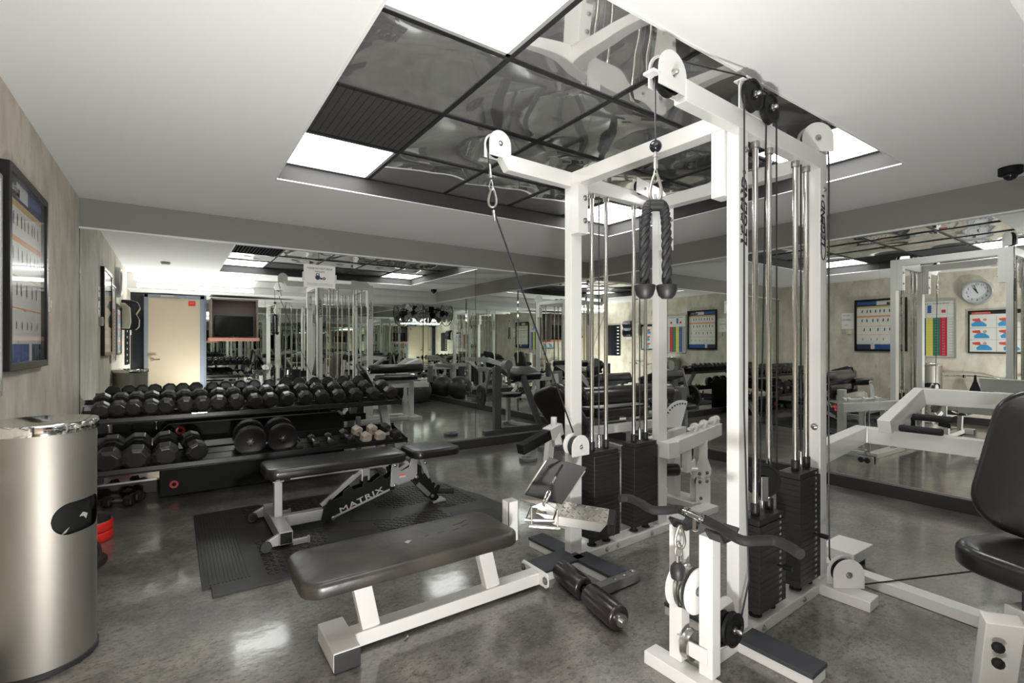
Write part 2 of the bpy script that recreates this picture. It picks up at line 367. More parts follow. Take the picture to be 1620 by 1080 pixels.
struct('trim_corner_left', MB().box(XL, XL + .006, YN - .007, YN - .001, .1, ZS), 'dgrey')
# cove strip on the soffit at the south side
t = thing('strip_light', 'long thin strip light under the ceiling, glowing in the left mirror', 'light', (2.1, .36, 2.36))
mk('light_tube', MB().cyl((-.5, .365, 2.40), (1.2, .365, 2.40), .014, n=10), 'tube', t)
mk('housing', MB().box(-.55, 4.75, .33, .345, 2.32, 2.42), 'trimw', t)
# door in the south wall
d = thing('door_1', None, None, (0, YS, 0)); d['kind'] = 'structure'; del d['label']; del d['category']
mk('door_frame', MB().box(-.44, -.38, YS - .01, YS + .03, 0, 2.17).box(.40, .47, YS - .01, YS + .03, 0, 2.17).box(-.44, .47, YS - .01, YS + .03, 2.11, 2.17), 'frameb', d, .004)
mk('door_leaf', MB().box(-.38, .40, YS - .01, YS + .012, .01, 2.11), 'door', d)
h = mk('door_handle', MB().cyl((-.32, YS + .012, 1.0), (-.32, YS + .07, 1.0), .013).bar((-.33, YS + .065, 1.0), (-.21, YS + .065, 1.0), .016, .02).cyl((-.32, YS + .01, 1.0), (-.32, YS + .018, 1.0), .03), 'chrome', d)
mk('door_closer', MB().box(-.2, .0, YS + .03, YS + .08, 2.12, 2.16).bar((-.1, YS + .09, 2.14), (.15, YS + .05, 2.12), .02, .01), 'zinc', d)
struct('wall_south_panel', MB().box(XL, -.44, YS - .012, YS, 0, 2.19), 'glossb')
struct('wall_south_side', MB().box(.47, .50, YS - .012, YS + .01, 0, 2.19), 'frameb')

# ------------------------------------------------------------------ four-stack multi gym (local frame: a along the weight rows, b towards the mirrors)
GM = T(1.582, 1.148, 0) @ rot('Z', 2.2)
FR.append(GM)
G = thing('multi_gym', 'tall white four-stack cable machine in the middle of the room', 'gym machine', (.82, .5, 0))
def D_plate(mb, c, u, r, down, th, n, cut=.0):
    """round-topped flat plate: centre c, in-plane axis u (horizontal) and z, thickness th along n"""
    poly = [(r * math.cos(PI * k / 14), r * math.sin(PI * k / 14)) for k in range(15)] + [(-r, -down), (r, -down)]
    n = Vector(n).normalized(); return mb.prism(poly, Vector(c) - n * th / 2, u, (0, 0, 1), n * th)
def wheel(mb, c, ax, r, w_, hub=.3):
    mb.lathe([(r * .12, -w_ / 2), (r * hub, -w_ / 2), (r * hub, -w_ * .3), (r * .8, -w_ * .25), (r * .86, -w_ / 2), (r, -w_ / 2), (r * .93, 0), (r, w_ / 2), (r * .86, w_ / 2),
              (r * .8, w_ * .25), (r * hub, w_ * .3), (r * hub, w_ / 2), (r * .12, w_ / 2)], c, ax, 32); return mb
def bolt(mb, p, n, r=.011, h=.012):
    p = Vector(p); n = Vector(n).normalized(); mb.lathe([(r * 1.5, 0), (r * 1.5, .003), (r, .003), (r, h * .7), (r * .6, h), (0, h)], p, n, 10); return mb
# posts
SB, NB = 0., .99
for a0, b0, wd_ in ((.373, SB, .078), (1.175, SB, .078), (.350, NB, .086), (1.162, NB, .092)):
    mk('post', MB().box(a0, a0 + wd_, b0, b0 + .055, .05, 2.184), 'white', G, .004)
# base beams and feet
mk('base_beam', MB().box(.07, 1.30, -.015, .09, 0, .05), 'chip', G, .004)
mk('base_beam', MB().box(.05, 1.85, .962, 1.07, 0, .05), 'chip', G, .004)
for x0, x1, y0, y1, pad in ((.335, .45, -.30, -.015, 1), (.335, .45, .09, .34, 1), (1.12, 1.235, -.235, -.015, 0), (1.12, 1.235, .09, .3, 0), (.33, .44, .665, .962, 1), (.31, .42, 1.07, 1.33, 1), (.05, .38, .915, .961, 1)):
    f = mk('foot', MB().box(x0, x1, y0, y1, 0, .042 if pad else .05), 'chip', G, .004)
    if pad: mk('tread_pad', MB().box(x0 - .006, x1 + .006, y0 - .004, y1 + (.108 if y1 == .961 else 0), .043 if y1 != .961 else .051, .060), 'tread', f, .003)
# top beams
mk('top_beam', MB().box(0, 1.253, SB, SB + .055, 2.183, 2.266), 'white', G, .004)
mk('top_beam', MB().prism([(-.155, 2.266), (1.254, 2.266), (1.254, 2.183), (-.095, 2.183)], (0, NB + .055, 0), (1, 0, 0), (0, 0, 1), (0, -.055, 0)), 'white', G, .004)
mk('cross_beam', MB().box(.354, .430, .055, .99, 2.19, 2.266), 'white', G, .004)
mk('cross_beam', MB().box(1.165, 1.24, .055, .99, 2.19, 2.266), 'white', G, .004)
# splice brackets with bolts
for x0, b0, b1, s in ((.345, .928, .99, -1), (.357, .055, .117, 1), (1.16, .928, .99, -1), (1.165, .055, .117, 1)):
    p = mk('splice_bracket', MB().box(x0, x0 + .08, b0, b1, 1.905, 2.192), 'white', G, .003)
    for zz in (1.98, 2.11): mk('bolt', bolt(MB(), (x0 + .055, b0 if s < 0 else b1, zz), (0, s, 0)), 'zinc', p)
fb = [((x, 0, zz), (0, -1, 0), .009) for x, zz in ((.43, 2.10), (1.225, 2.08))] + [((1.175, .028, zz), (-1, 0, 0), .012) for zz in (.84, .48)]
fb += [((x, .962, .028), (0, -1, 0), .009) for x in (.62, .72, 1.05)] + [((x, -.015, .028), (0, -1, 0), .009) for x in (.55, .95)]
for p_, n_, r_ in fb: mk('frame_bolt', bolt(MB(), p_, n_, r_), 'zinc', G)
# lettering on the posts
def legend(x, b_, z0, z1, face):
    u = (0, 0, 1); v = (-1, 0, 0) if face < 0 else (1, 0, 0)
    o = (x, b_ + face * .0012, (z0 + z1) / 2)
    m_ = MB().text('LEGEND', fmat(o, u, v), .062, .0006, z1 - z0 - .03, shear=.3, bold=.0012)
    m_.text('8', fmat((x, b_ + face * .0012, z1 + .012), u, v), .034, .0006)
    q = mk('lettering', m_, 'letter', G)
    mk('small_lettering', MB().text('F I T N E S S', fmat((x - (.027 if face < 0 else -.027), b_ + face * .0012, (z0 + z1) / 2 - .02), u, v), .014, .0005, (z1 - z0) * .7), 'letter', G)
    return q
legend(.418, 0, 1.67, 1.99, -1); legend(1.207, 0, 1.76, 2.03, -1)
legend(.392, NB + .055, 1.68, 1.99, 1); legend(1.208, NB + .055, 1.68, 1.99, 1)
for x, b_, f in ((1.207, 0, -1), (.392, NB + .055, 1)):   # the long loop round the logo
    pts = [(x + .026 * math.cos(t), b_ + f * .0015, 1.76 + (.05 if math.sin(t) < 0 else .19) * math.sin(t)) for t in [PI * .62 + PI * 1.76 * k / 26 for k in range(27)]]
    mk('logo_loop', MB().sweep(pts, .0022, 5), 'letter', G)
# weight stacks
def stack(x0, x1, b0, b1, rods, rb, top, n, pinrow, numbers=True, wide=True):
    z0 = .095; t_ = (top - z0) / n
    m_ = MB().box(x0 + .006, x1 - .006, b0 + .006, b1 - .006, top - t_ + .001, top)
    for r_ in rods: m_.cyl((r_, rb, top), (r_, rb, top + .055), .019, n=14)
    st = mk('weight_stack', m_, 'iron', G, .0025)
    for k in range(n - 1):
        mk('weight_plate', MB().box(x0, x1, b0, b1, z0 + k * t_ + .0004, z0 + (k + 1) * t_ - .0004), 'iron', st, .0013, 1)
    for r_ in rods:
        mk('guide_rod', MB().cyl((r_, rb, .052), (r_, rb, 2.18), .0125, n=14, caps=False), 'rodm', st)
        mk('rod_collar', MB().cyl((r_, rb, 2.155), (r_, rb, 2.183), .019, n=16), 'zinc', st)
        mk('rubber_bumper', MB().cyl((r_, rb, .05), (r_, rb, .058), .028, n=16).cyl((r_, rb, .058), (r_, rb, .094), .018, n=14), 'rubber', st)
    xm = (rods[0] + rods[1]) / 2
    mk('selector_stem', MB().cyl((xm, rb, top), (xm, rb, top + .06), .009, n=10).cyl((xm, rb, top + .06), (xm, rb, top + .09), .012, n=10), 'chrome', st)
    if numbers:
        m_ = MB()
        for k in range(n):
            zz = z0 + (k + .5) * t_
            m_.text(str((n - k) * 10), fmat((x1 - .055, b0 - .0007, zz), (1, 0, 0), (0, 0, 1)), .017, .0003)
        mk('plate_numbers', m_, 'letterw', st)
        h_ = MB()
        for k in range(n): h_.cyl((x1 - .095, b0 - .0008, z0 + (k + .5) * t_), (x1 - .095, b0 + .001, z0 + (k + .5) * t_), .0045, n=8)
        mk('pin_hole', h_, 'letter', st)
    if pinrow is not None:
        zz = z0 + (pinrow + .5) * t_
        mk('selector_pin', MB().cyl((x1 - .075, b0 - .05, zz), (x1 - .075, b0 + .01, zz), .006, n=10).cyl((x1 - .075, b0 - .06, zz), (x1 - .075, b0 - .025, zz), .012, n=12), 'black', st)
    return st
stack(.51, .75, -.02, .095, (.582, .709), .0375, .50, 15, 6)
stack(.90, 1.125, -.02, .095, (.978, 1.10), .0375, .64, 20, 8)
stack(.515, .742, .965, 1.075, (.55, .675), 1.02, .625, 20, None, False)
stack(.88, 1.12, .965, 1.075, (.94, 1.06), 1.02, .63, 20, None, False)
# hanging pulley over the short front stack
p = mk('floating_pulley', wheel(MB(), (.635, .03, .65), (.62, .78, 0), .078, .024), 'blackm', G)
mk('yoke', MB().box(-.016, .016, -.022, -.016, -.085, .02, T(.635, .03, .65) @ rot('Z', -38)).box(-.016, .016, .016, .022, -.085, .02, T(.635, .03, .65) @ rot('Z', -38)).box(-.016, .016, -.022, .022, -.09, -.08, T(.635, .03, .65) @ rot('Z', -38)), 'zinc', p, .002)
# top pulleys
p = mk('pulley_housing', D_plate(D_plate(MB(), (-.075, .006, 2.262), (1, 0, 0), .083, .06, .006, (0, 1, 0)), (-.075, .05, 2.262), (1, 0, 0), .083, .06, .006, (0, 1, 0)).box(-.19, -.15, .003, .05, 2.235, 2.245), 'white', G, .0015)
mk('pulley_wheel', wheel(MB(), (-.08, .028, 2.258), (0, 1, 0), .072, .026), 'blackm', p)
mk('axle_bolt', bolt(bolt(MB(), (-.075, .003, 2.262), (0, -1, 0), .01, .02), (-.075, .053, 2.262), (0, 1, 0), .01, .02), 'zinc', p)
p = mk('pulley_housing', D_plate(D_plate(MB(), (-.15, .994, 2.31), (1, 0, 0), .068, .07, .006, (0, 1, 0)), (-.15, 1.041, 2.31), (1, 0, 0), .068, .07, .006, (0, 1, 0)), 'white', G, .0015)
mk('pulley_wheel', wheel(MB(), (-.152, 1.018, 2.305), (0, 1, 0), .06, .03), 'blackm', p)
mk('axle_bolt', bolt(MB(), (-.15, .991, 2.31), (0, -1, 0), .009, .012), 'zinc', p)
# pair of black pulleys on the front post head
p = mk('pulley_plate', MB().prism([(.375, 2.262), (.375, 2.36), (.39, 2.39), (.415, 2.39), (.45, 2.35), (.60, 2.30), (.66, 2.275), (.66, 2.262)], (0, .004, 0), (1, 0, 0), (0, 0, 1), (0, -.006, 0)).box(.385, .42, -.03, .03, 2.385, 2.392), 'white', G, .002)
for x, z_ in ((.442, 2.325), (.590, 2.312)):
    mk('pulley_wheel', wheel(MB(), (x, -.022, z_), (0, 1, 0), .066, .028), 'blackm', p)
    mk('axle_bolt', bolt(MB(), (x, -.036, z_), (0, -1, 0), .010, .022), 'zinc', p)
# swivelled pulleys at the back right post, one on top and one on its foot
for zc, r_, nm in ((2.345, .082, 'top'), (.115, .078, 'low')):
    cx, cyy = (1.20, .035) if nm == 'top' else (1.215, -.10)
    u = Vector((.80, -.60, 0)); n_ = Vector((-.60, -.80, 0))
    p = mk('pulley_housing', D_plate(D_plate(MB(), Vector((cx, cyy, zc)) + n_ * .024, u, r_, .07, .006, n_), Vector((cx, cyy, zc)) - n_ * .024, u, r_, .07, .006, n_), 'white', G, .0015)
    mk('pulley_wheel', wheel(MB(), (cx, cyy, zc), n_, r_ - .012, .028), 'blackm', p)
    mk('axle_bolt', bolt(MB(), Vector((cx, cyy, zc)) + n_ * .027, n_, .011, .006), 'zinc', p)
# inner pulleys of the back row
p = mk('pulley_housing', D_plate(D_plate(MB(), (.55, .994, 2.31), (1, 0, 0), .06, .05, .006, (0, 1, 0)), (.55, 1.041, 2.31), (1, 0, 0), .06, .05, .006, (0, 1, 0)), 'white', G, .0015)
mk('pulley_wheel', wheel(MB(), (.55, 1.018, 2.31), (0, 1, 0), .052, .03), 'blackm', p)
sl = [(-.17, .05), (.09, .05), (.13, .035), (.155, 0), (.15, -.035), (.12, -.05), (-.17, -.05)]
m_ = MB()
for b_ in (.965, .999): m_.prism(sl, (1.07, b_, 2.275), Vector((.97, 0, -.12)), Vector((.12, 0, .97)), (0, .005, 0))
p = mk('pulley_housing', m_, 'white', G, .0015)
mk('pulley_wheel', wheel(wheel(MB(), (1.15, .984, 2.27), (0, 1, 0), .048, .026), (.96, .984, 2.29), (0, 1, 0), .048, .026), 'blackm', p)
mk('axle_bolt', bolt(bolt(MB(), (1.15, .965, 2.262), (0, -1, 0), .009), (.99, .965, 2.285), (0, -1, 0), .009), 'zinc', p)
# cables of the front row
def cable(pts, r=.0035, parent=None, sub=0): return mk('cable', MB().sweep(pts, r, 7, sub), 'cable', parent or G)
cable([(-.147, .028, 1.995), (-.152, .028, 2.26), (-.13, .028, 2.305), (-.08, .028, 2.328), (.37, -.022, 2.385), (.44, -.022, 2.392), (.49, -.022, 2.372), (.56, -.022, 2.376), (.62, -.022, 2.368), (.651, -.022, 2.33), (.655, -.022, 2.25), (.705, .0, .66)])
cable([(.376, -.022, 2.31), (.374, -.022, 1.0), (.37, -.045, .3), (.30, -.05, .17)])
cable([(.548, -.0, .66), (.56, -.012, 1.5), (.565, -.02, 2.24)])
cable([(1.256, -.006, 2.33), (1.258, -.008, 2.2), (1.2575, -.008, .5), (1.256, -.012, .15), (1.17, -.09, .075), (1.23, -.11, .047), (2.05, -.60, .105)], .004)
for x in (1.04,): cable([(x, .0375, .70), (x, .0375, 2.18)], .004)
for x in (.612, 1.0): cable([(x, 1.02, .70), (x, 1.02, 2.18)], .004)
mk('cable_sleeve', MB().cyl((1.04, .0375, 1.0), (1.04, .0375, 1.12), .009, n=8), 'black', G)
# carabiners
def carab(mb, top, h=.085, w_=.034, r=.0048, d=(1, 0, 0)):
    top = Vector(top); d = Vector(d).normalized(); P_ = []
    for k in range(15):
        t_ = 2 * PI * k / 14; ww = w_ * (.5 + .22 * -math.cos(t_)) ; P_.append(top + d * (math.sin(t_) * ww) + Vector((0, 0, -h / 2 + h / 2 * math.cos(t_))))
    return mb.sweep(P_, r, 7, 3)
BX = -.147
p = mk('cable_stop_ball', MB().sphere((BX, .028, 1.985), .022), 'glossb', G)
mk('cable_crimp', MB().cyl((BX, .028, 1.905), (BX, .028, 1.965), .007, n=8).cyl((BX, .028, 1.945), (BX, .028, 1.955), .010, n=8), 'zinc', p)
vd = (.80, -.60, 0)
mk('carabiner', carab(carab(MB(), (BX, .028, 1.905), .05, .014, .003, vd), (BX, .028, 1.885), .10, .038, .006, vd), 'zinc', p)
# back row: top cable, carabiner, then the long slanted cable down to the low pulley
A0 = Vector((-.213, 1.018, 2.30))
cable([A0, A0 + Vector((.008, 0, -.12)), A0 + Vector((.02, 0, -.17))])
mk('carabiner', carab(carab(MB(), A0 + Vector((.022, 0, -.18)), .055, .016, .003, vd), A0 + Vector((.03, 0, -.22)), .10, .038, .006, vd), 'zinc', G)
mk('cable_crimp', MB().cyl(A0 + Vector((.012, 0, -.10)), A0 + Vector((.02, 0, -.17)), .007, n=8).cyl(A0 + Vector((.035, 0, -.335)), A0 + Vector((.045, 0, -.39)), .008, n=8), 'zinc', G)
cable([A0 + Vector((.03, 0, -.32)), (.28, .90, .78)], .0045)
# low row pulley on the back left post
LP_ = Vector((.315, .90, .70))
p = mk('pulley_housing', D_plate(MB(), LP_ + Vector((0, -.022, 0)), (1, 0, 0), .066, .05, .006, (0, 1, 0)).lathe([(0, -.003), (.062, -.003), (.062, .003), (0, .003)], LP_ + Vector((-.02, .03, .01)), (0, 1, 0), 28)
       .box(.32, .36, .89, 1.0, .65, .72), 'chip', G, .0015)
mk('pulley_wheel', wheel(MB(), LP_ + Vector((-.005, .004, 0)), (0, 1, 0), .056, .03), 'rubber', p)
mk('axle_bolt', bolt(MB(), LP_ + Vector((0, -.026, 0)), (0, -1, 0), .008), 'zinc', p)
# row foot rest: black board on a folded plate, diamond-plate step in front
E1 = Vector((.838, 0, 0))
FR.append(Matrix.Identity(4))
p4 = [Vector(q) for q in ((1.565, 2.155, .455), (1.655, 2.055, .665), (1.83, 1.955, .615), (1.735, 2.045, .40))]
u = (p4[3] - p4[0]); v = (p4[1] - p4[0]); nn = u.cross(v).normalized()
mk('foot_board', MB().prism([(0, 0), (1, 0), (1, 1), (0, 1)], p4[0], u, v, -nn * .006), 'mat', G, .002)
mk('foot_board_frame', MB().prism([(-.04, -.16), (1.04, -.16), (1.04, .9), (-.04, .9)], p4[0] - nn * .0075, u, v, -nn * .006), 'plate', G, .002)
q0 = Vector((1.60, 2.10, .37)); a_ = Vector((.33, -.20, -.07)); c_ = Vector((.11, .09, .035))
st = mk('step_plate', MB().prism([(0, 0), (1, 0), (1, 1), (0, 1)], q0, a_, c_, Vector((0, 0, -.008))).prism([(0, 0), (1, 0), (.9, -.05), (.25, -.05)], q0, a_, Vector((0, 0, 1)), Vector((-.003, -.004, 0))), 'plate', G, .0015)
m_ = MB()
for i in range(13):
    for j in range(4):
        c0 = q0 + a_ * ((i + .5) / 13) + c_ * ((j + .5) / 4); dd = (a_.normalized() + c_.normalized() * (1 if (i + j) % 2 else -1)).normalized() * .009
        m_.sphere(c0 + Vector((0, 0, .001)), 1, 6, (.002, .002, .0015)) if False else m_.bar(c0 - dd, c0 + dd, .006, .006)
mk('tread_bar', m_, 'plate', st)
mk('end_cap', MB().prism([(0, 0), (1, 0), (1, -.06), (0, -.06)], q0 + a_ * 1.01, c_, Vector((0, 0, 1)), a_ * .09), 'black', st, .002)
mk('step_support', MB().bar((1.74, 2.09, .30), (1.95, 2.2, .30), .05, .05).bar((1.66, 2.05, .40), (1.80, 2.12, .26), .05, .05), 'white', G, .003)
FR.pop()
# curl station at the front: T foot, two uprights, twin pulleys, bar rests
mk('curl_foot', MB().box(-.03, .045, -.125, .172, 0, .05), 'chip', G, .003)
mk('foot_cap', MB().box(-.03, .045, -.129, -.1255, .001, .049), 'rubber', G, .001)
for b0, b1 in ((-.092, -.037), (.037, .092)):
    mk('upright', MB().box(.022, .076, b0, b1, .05, .565), 'chip', G, .003)
mk('upright_strap', MB().box(.012, .021, -.075, .05, .10, .155), 'chip', G, .002)
m_ = MB().lathe([(0, -.003), (.085, -.003), (.085, .003), (0, .003)], (.035, -.024, .345), (0, 1, 0), 36).lathe([(0, -.003), (.085, -.003), (.085, .003), (0, .003)], (.005, .034, .36), (0, 1, 0), 36)
p = mk('pulley_cheek', m_, 'chip', G, .001, label='round white pulley cheek')
mk('pulley_wheel', wheel(MB(), (.03, .006, .35), (0, 1, 0), .082, .032), 'zinc', p)
mk('axle_bolt', bolt(MB(), (.035, -.027, .345), (0, -1, 0), .012), 'dgrey', p)
p = mk('low_pulley', wheel(MB(), (.04, .006, .13), (0, 1, 0), .055, .03), 'zinc', G)
p = mk('low_pulley', wheel(wheel(MB(), (.235, -.05, .145), (0, 1, 0), .066, .022), (.215, -.022, .145), (0, 1, 0), .066, .022), 'blackm', G)
mk('axle_bolt', bolt(MB(), (.235, -.06, .145), (0, -1, 0), .010, .03), 'zinc', p)
mk('pulley_bracket', D_plate(MB(), (.235, -.008, .17), (1, 0, 0), .085, .12, .008, (0, 1, 0)), 'chip', G, .0015)
cable([(-.045, .006, .42), (-.052, .006, .35), (-.04, .006, .30), (.03, .006, .265), (.16, -.03, .09), (.30, -.045, .082)])
for b_ in (-.12, .03):
    m_ = MB().rsweep([(-.025, b_, .612), (.005, b_, .575), (.075, b_, .575), (.10, b_, .605)], .06, .012, (0, 0, 1))
    mk('bar_rest', m_, 'rubber', G, .003)
mk('cable_stop', MB().lathe([(.0, -.03), (.024, -.03), (.028, -.01), (.026, .012), (.014, .028), (0, .03)], (-.045, .006, .435), (0, 0, 1), 20), 'rubber', G)
mk('cable_crimp', MB().cyl((-.045, .006, .465), (-.045, .006, .49), .008, n=8), 'zinc', G)
mk('carabiner', carab(carab(MB(), (-.043, .004, .54), .055, .022, .004, vd), (-.04, .0, .60), .085, .032, .0055, vd), 'zinc', G)
# curl bar lying on the rests
bar = thing('curl_bar', 'black rubber-gripped curl bar with chrome centre on the front rests of the white machine', 'barbell', (.03, 0, .64))
FR.pop()
def pc(px, py, z):   # pixel reading turned into a point on a known height
    u, v = (px - 810) / 778, (544.5 - py) / 778; t_ = (z - 1.27) / v
    return Vector(((math.sin(.60214) + u * math.cos(.60214)) * t_, (math.cos(.60214) - u * math.sin(.60214)) * t_, z))
L_ = [pc(980, 788, .64), pc(995, 788, .64), pc(1012, 795, .642), pc(1032, 806, .64), pc(1052, 807, .64), pc(1072, 805, .64), pc(1083, 809, .64)]
R_ = [pc(1118, 823, .64), pc(1135, 832, .64), pc(1155, 845, .64), pc(1176, 855, .638), pc(1200, 855, .638), pc(1225, 855, .638), pc(1245, 863, .638), pc(1266, 876, .638)]
mk('grip', MB().sweep(L_, .0165, 14, 5), 'grip', bar); mk('grip', MB().sweep(R_, .0165, 14, 5), 'grip', bar)
d_ = (R_[0] - L_[-1]); a0 = L_[-1]
m_ = MB().cyl(a0 - d_ * .05, R_[0] + d_ * .05, .011, n=16)
for k, r_ in ((.02, .017), (.14, .019), (.86, .017), (.96, .015)): m_.cyl(a0 + d_ * k, a0 + d_ * (k + .06), r_, n=18)
m_.cyl(a0 + d_ * .26, a0 + d_ * .78, .0165, n=18)
mk('chrome_centre', m_, 'chrome', bar)
mk('swivel_eye', MB().box(-.008, .008, -.008, .008, -.055, -.01, T(*(a0 + d_ * .5))), 'chrome', bar, .002)

# rope attachment
RC = GM @ Vector((BX, .028, 0)); vx = Vector((.82, -.57, 0))
rp = thing('tricep_rope', 'black twisted rope pull handle hanging from the top cable by a carabiner', 'rope handle', (RC.x, RC.y, 1.44))
def twist(p0, p1, p2, p3):
    pts = []
    for k in range(61):
        t_ = k / 60; pts.append(((1 - t_) ** 3) * p0 + 3 * t_ * (1 - t_) ** 2 * p1 + 3 * t_ * t_ * (1 - t_) * p2 + t_ ** 3 * p3)
    m_ = MB()
    for s_ in range(3):
        q = []
        for k, p in enumerate(pts):
            d = (pts[min(k + 1, 60)] - pts[max(k - 1, 0)]).normalized(); a = d.orthogonal().normalized()
            a = Vector((1, 0, 0)); a = (a - d * a.dot(d)).normalized(); b_ = d.cross(a); ph = 2 * PI * (s_ / 3 + k / 60 * 4.2)
            q.append(p + (a * math.cos(ph) + b_ * math.sin(ph)) * .0095)
        m_.sweep(q, .0095, 7)
    return m_
for s_, x in ((-1, -.037), (1, .038)):
    p0 = Vector((RC.x, RC.y, 1.775)) + vx * s_ * .018; p3 = Vector((RC.x, RC.y, 1.48)) + vx * (x * 1.06)
    mk('rope', twist(p0, p0 + vx * s_ * .022, p3 + Vector((0, 0, .2)), p3), 'rope', rp)
    mk('rubber_end', MB().lathe([(0, 0), (.018, 0), (.030, .012), (.037, .035), (.038, .048), (.034, .05), (.02, .05), (0, .048)], p3 - Vector((0, 0, .045)), (0, 0, 1), 24), 'rubber', rp)
mk('collar', MB().cyl(Vector((RC.x, RC.y, 1.772)) - vx * .024, Vector((RC.x, RC.y, 1.772)) + vx * .024, .021, n=18), 'rubber', rp)
mk('eyelet', MB().bar((RC.x, RC.y, 1.775), (RC.x, RC.y, 1.812), .012, .006, vx), 'zinc', rp, .001)

# close-grip row handle on the low pulley
hd = thing('row_handle', 'chrome double row handle hanging in front of the tilted foot board', 'cable handle', (1.60, 2.02, .33))
def W(px, py, t_): 
    u, v = (px - 810) / 778, (544.5 - py) / 778
    return Vector(((math.sin(.60214) + u * math.cos(.60214)) * t_, (math.cos(.60214) - u * math.sin(.60214)) * t_, 1.27 + v * t_))
T0 = 2.42
mk('grip', MB().cyl(W(830, 822, T0 + .03), W(877, 824, T0 + .03), .010, n=12), 'chrome', hd); mk('grip', MB().cyl(W(837, 832, T0 - .06), W(886, 836, T0 - .06), .010, n=12), 'chrome', hd)
mk('side_bar', MB().sweep([W(832, 821, T0 + .03), W(840, 800, T0), W(841, 802, T0 - .02), W(841, 831, T0 - .06)], .0045, 8), 'chrome', hd)
mk('side_bar', MB().sweep([W(875, 823, T0 + .03), W(881, 806, T0), W(882, 807, T0 - .02), W(882, 835, T0 - .06)], .0045, 8), 'chrome', hd)
mk('spreader', MB().prism([(0, 0), (1, 0), (.5, 1)], W(839, 802, T0), W(883, 807, T0) - W(839, 802, T0), W(860, 794, T0) - W(861, 804.5, T0), Vector((.004, .004, 0))), 'chrome', hd)
mk('carabiner', MB().sweep([W(860, 799, T0), W(866, 790, T0), W(871, 779, T0 + .02), W(867, 777, T0 + .02), W(862, 788, T0), W(859, 796, T0), W(862, 801, T0)], .005, 8, 3), 'chrome', hd)
mk('cable', MB().sweep([W(869, 778, T0 + .02), W(876, 758, T0 + .08), W(890, 735, T0 + .16)], .0055, 8), 'cable', hd)
mk('cable_crimp', MB().cyl(W(873, 765, T0 + .05), W(878, 755, T0 + .09), .009, n=10), 'zinc', hd)

# ------------------------------------------------------------------ dumbbell rack with its dumbbells
ORD = ['leftmost', 'second from the left', 'third from the left', 'fourth from the left', 'fifth from the left', 'sixth from the left', 'seventh from the left', 'eighth from the left', 'ninth from the left',
       'ninth from the right', 'eighth from the right', 'seventh from the right', 'sixth from the right', 'fifth from the right', 'fourth from the right', 'third from the right', 'second from the right', 'rightmost']
rk = thing('dumbbell_rack', 'black two-tier dumbbell rack standing against the left mirror', 'rack', (.6, 4.7, 0))
X0, X1 = -.56, 1.84
for nm, y0, z0, y1, z1, lip in (('upper', 4.585, .70, 4.93, .80, .042), ('lower', 4.44, .352, 4.80, .43, .046)):
    m_ = MB()
    for q in (.0, .3, .62): m_.bar((X0, y0 + (y1 - y0) * q + .03, z0 + (z1 - z0) * q + .006), (X1, y0 + (y1 - y0) * q + .03, z0 + (z1 - z0) * q + .006), .10, .006, (0, -.25, 1))
    m_.box(X0, X1, y0 - .004, y0, z0 - .012, z0 + lip * .7).box(X0, X1, y1, y1 + .004, z1 - .03, z1 + .045)
    for x in (X0 + .004, X1 - .004): m_.bar((x, y0, z0), (x, y1, z1), .006, .05, (0, -.25, 1))
    mk('shelf', m_, 'black', rk, .0015)
for x in (-.53, 1.72):
    f = mk('side_frame', MB().rsweep([(x, 4.34, .045), (x, 4.52, .045), (x, 4.90, .86)], .055, .07, (1, 0, 0)) if False else MB().bar((x, 4.36, .03), (x, 4.96, .03), .06, .055).bar((x, 4.44, .05), (x, 4.88, .80), .055, .075, (1, 0, 0)).bar((x, 4.90, .05), (x, 4.90, .45), .05, .05), 'grey', rk, .004)
    mk('foot_cap', MB().box(x - .032, x + .032, 4.352, 4.362, .004, .058), 'rubber', f)
dd = Vector((0, .44, .75)).normalized()
mk('rack_lettering', MB().text('KEYSTAR', fmat((1.72 + .0395, 4.64, .40), dd, (0, -dd.z, dd.y)) if False else fmat((1.72 + .0285, 4.665, .43), dd, Vector((1, 0, 0)).cross(dd)), .05, .0006, .30), 'letter', rk)
def dumbbell(name, label, r, hl, gap, n, m, loc, tilt=0, rz=0, group=None, handle=.013, hm='zinc', ch=.10):
    t = thing(name, label, 'dumbbell', loc, 0, group); t.rotation_euler = (math.radians(tilt), 0, math.radians(rz))
    o = gap / 2
    for s_ in (-1, 1):
        a = PI / n; prof = [(0, 0), (r * .80, 0), (r, hl * ch * 1.6), (r, hl * (1 - ch)), (r * .7, hl), (0, hl)]
        mb = MB(); ax = Vector((0, s_, 0)); vs = []
        u = Vector((1, 0, 0)); v = Vector((0, 0, 1))
        vs = [ax * (o + h) + (u * math.cos(2 * PI * j / n + a) + v * math.sin(2 * PI * j / n + a)) * max(q, 1e-4) for q, h in prof for j in range(n)]
        mb.add(vs, [(i * n + j, i * n + (j + 1) % n, (i + 1) * n + (j + 1) % n, (i + 1) * n + j) for i in range(len(prof) - 1) for j in range(n)])
        FR.append(T(*t.location)); mk('head', mb, m, t, .0025, 1, ang=20); FR.pop()
    FR.append(T(*t.location)); mk('handle', MB().lathe([(handle * .9, -o - .005), (handle * .9, -o * .8), (handle * 1.15, 0), (handle * .9, o * .8), (handle * .9, o + .005)], (0, 0, 0), (0, 1, 0), 12), hm, t); FR.pop()
    return remember(t)
RM_fix = None
px_u = [159, 188, 213, 239, 265, 293, 319, 347, 373, 402, 427, 454, 483, 509, 536, 561, 588, 615.5]
d0 = None
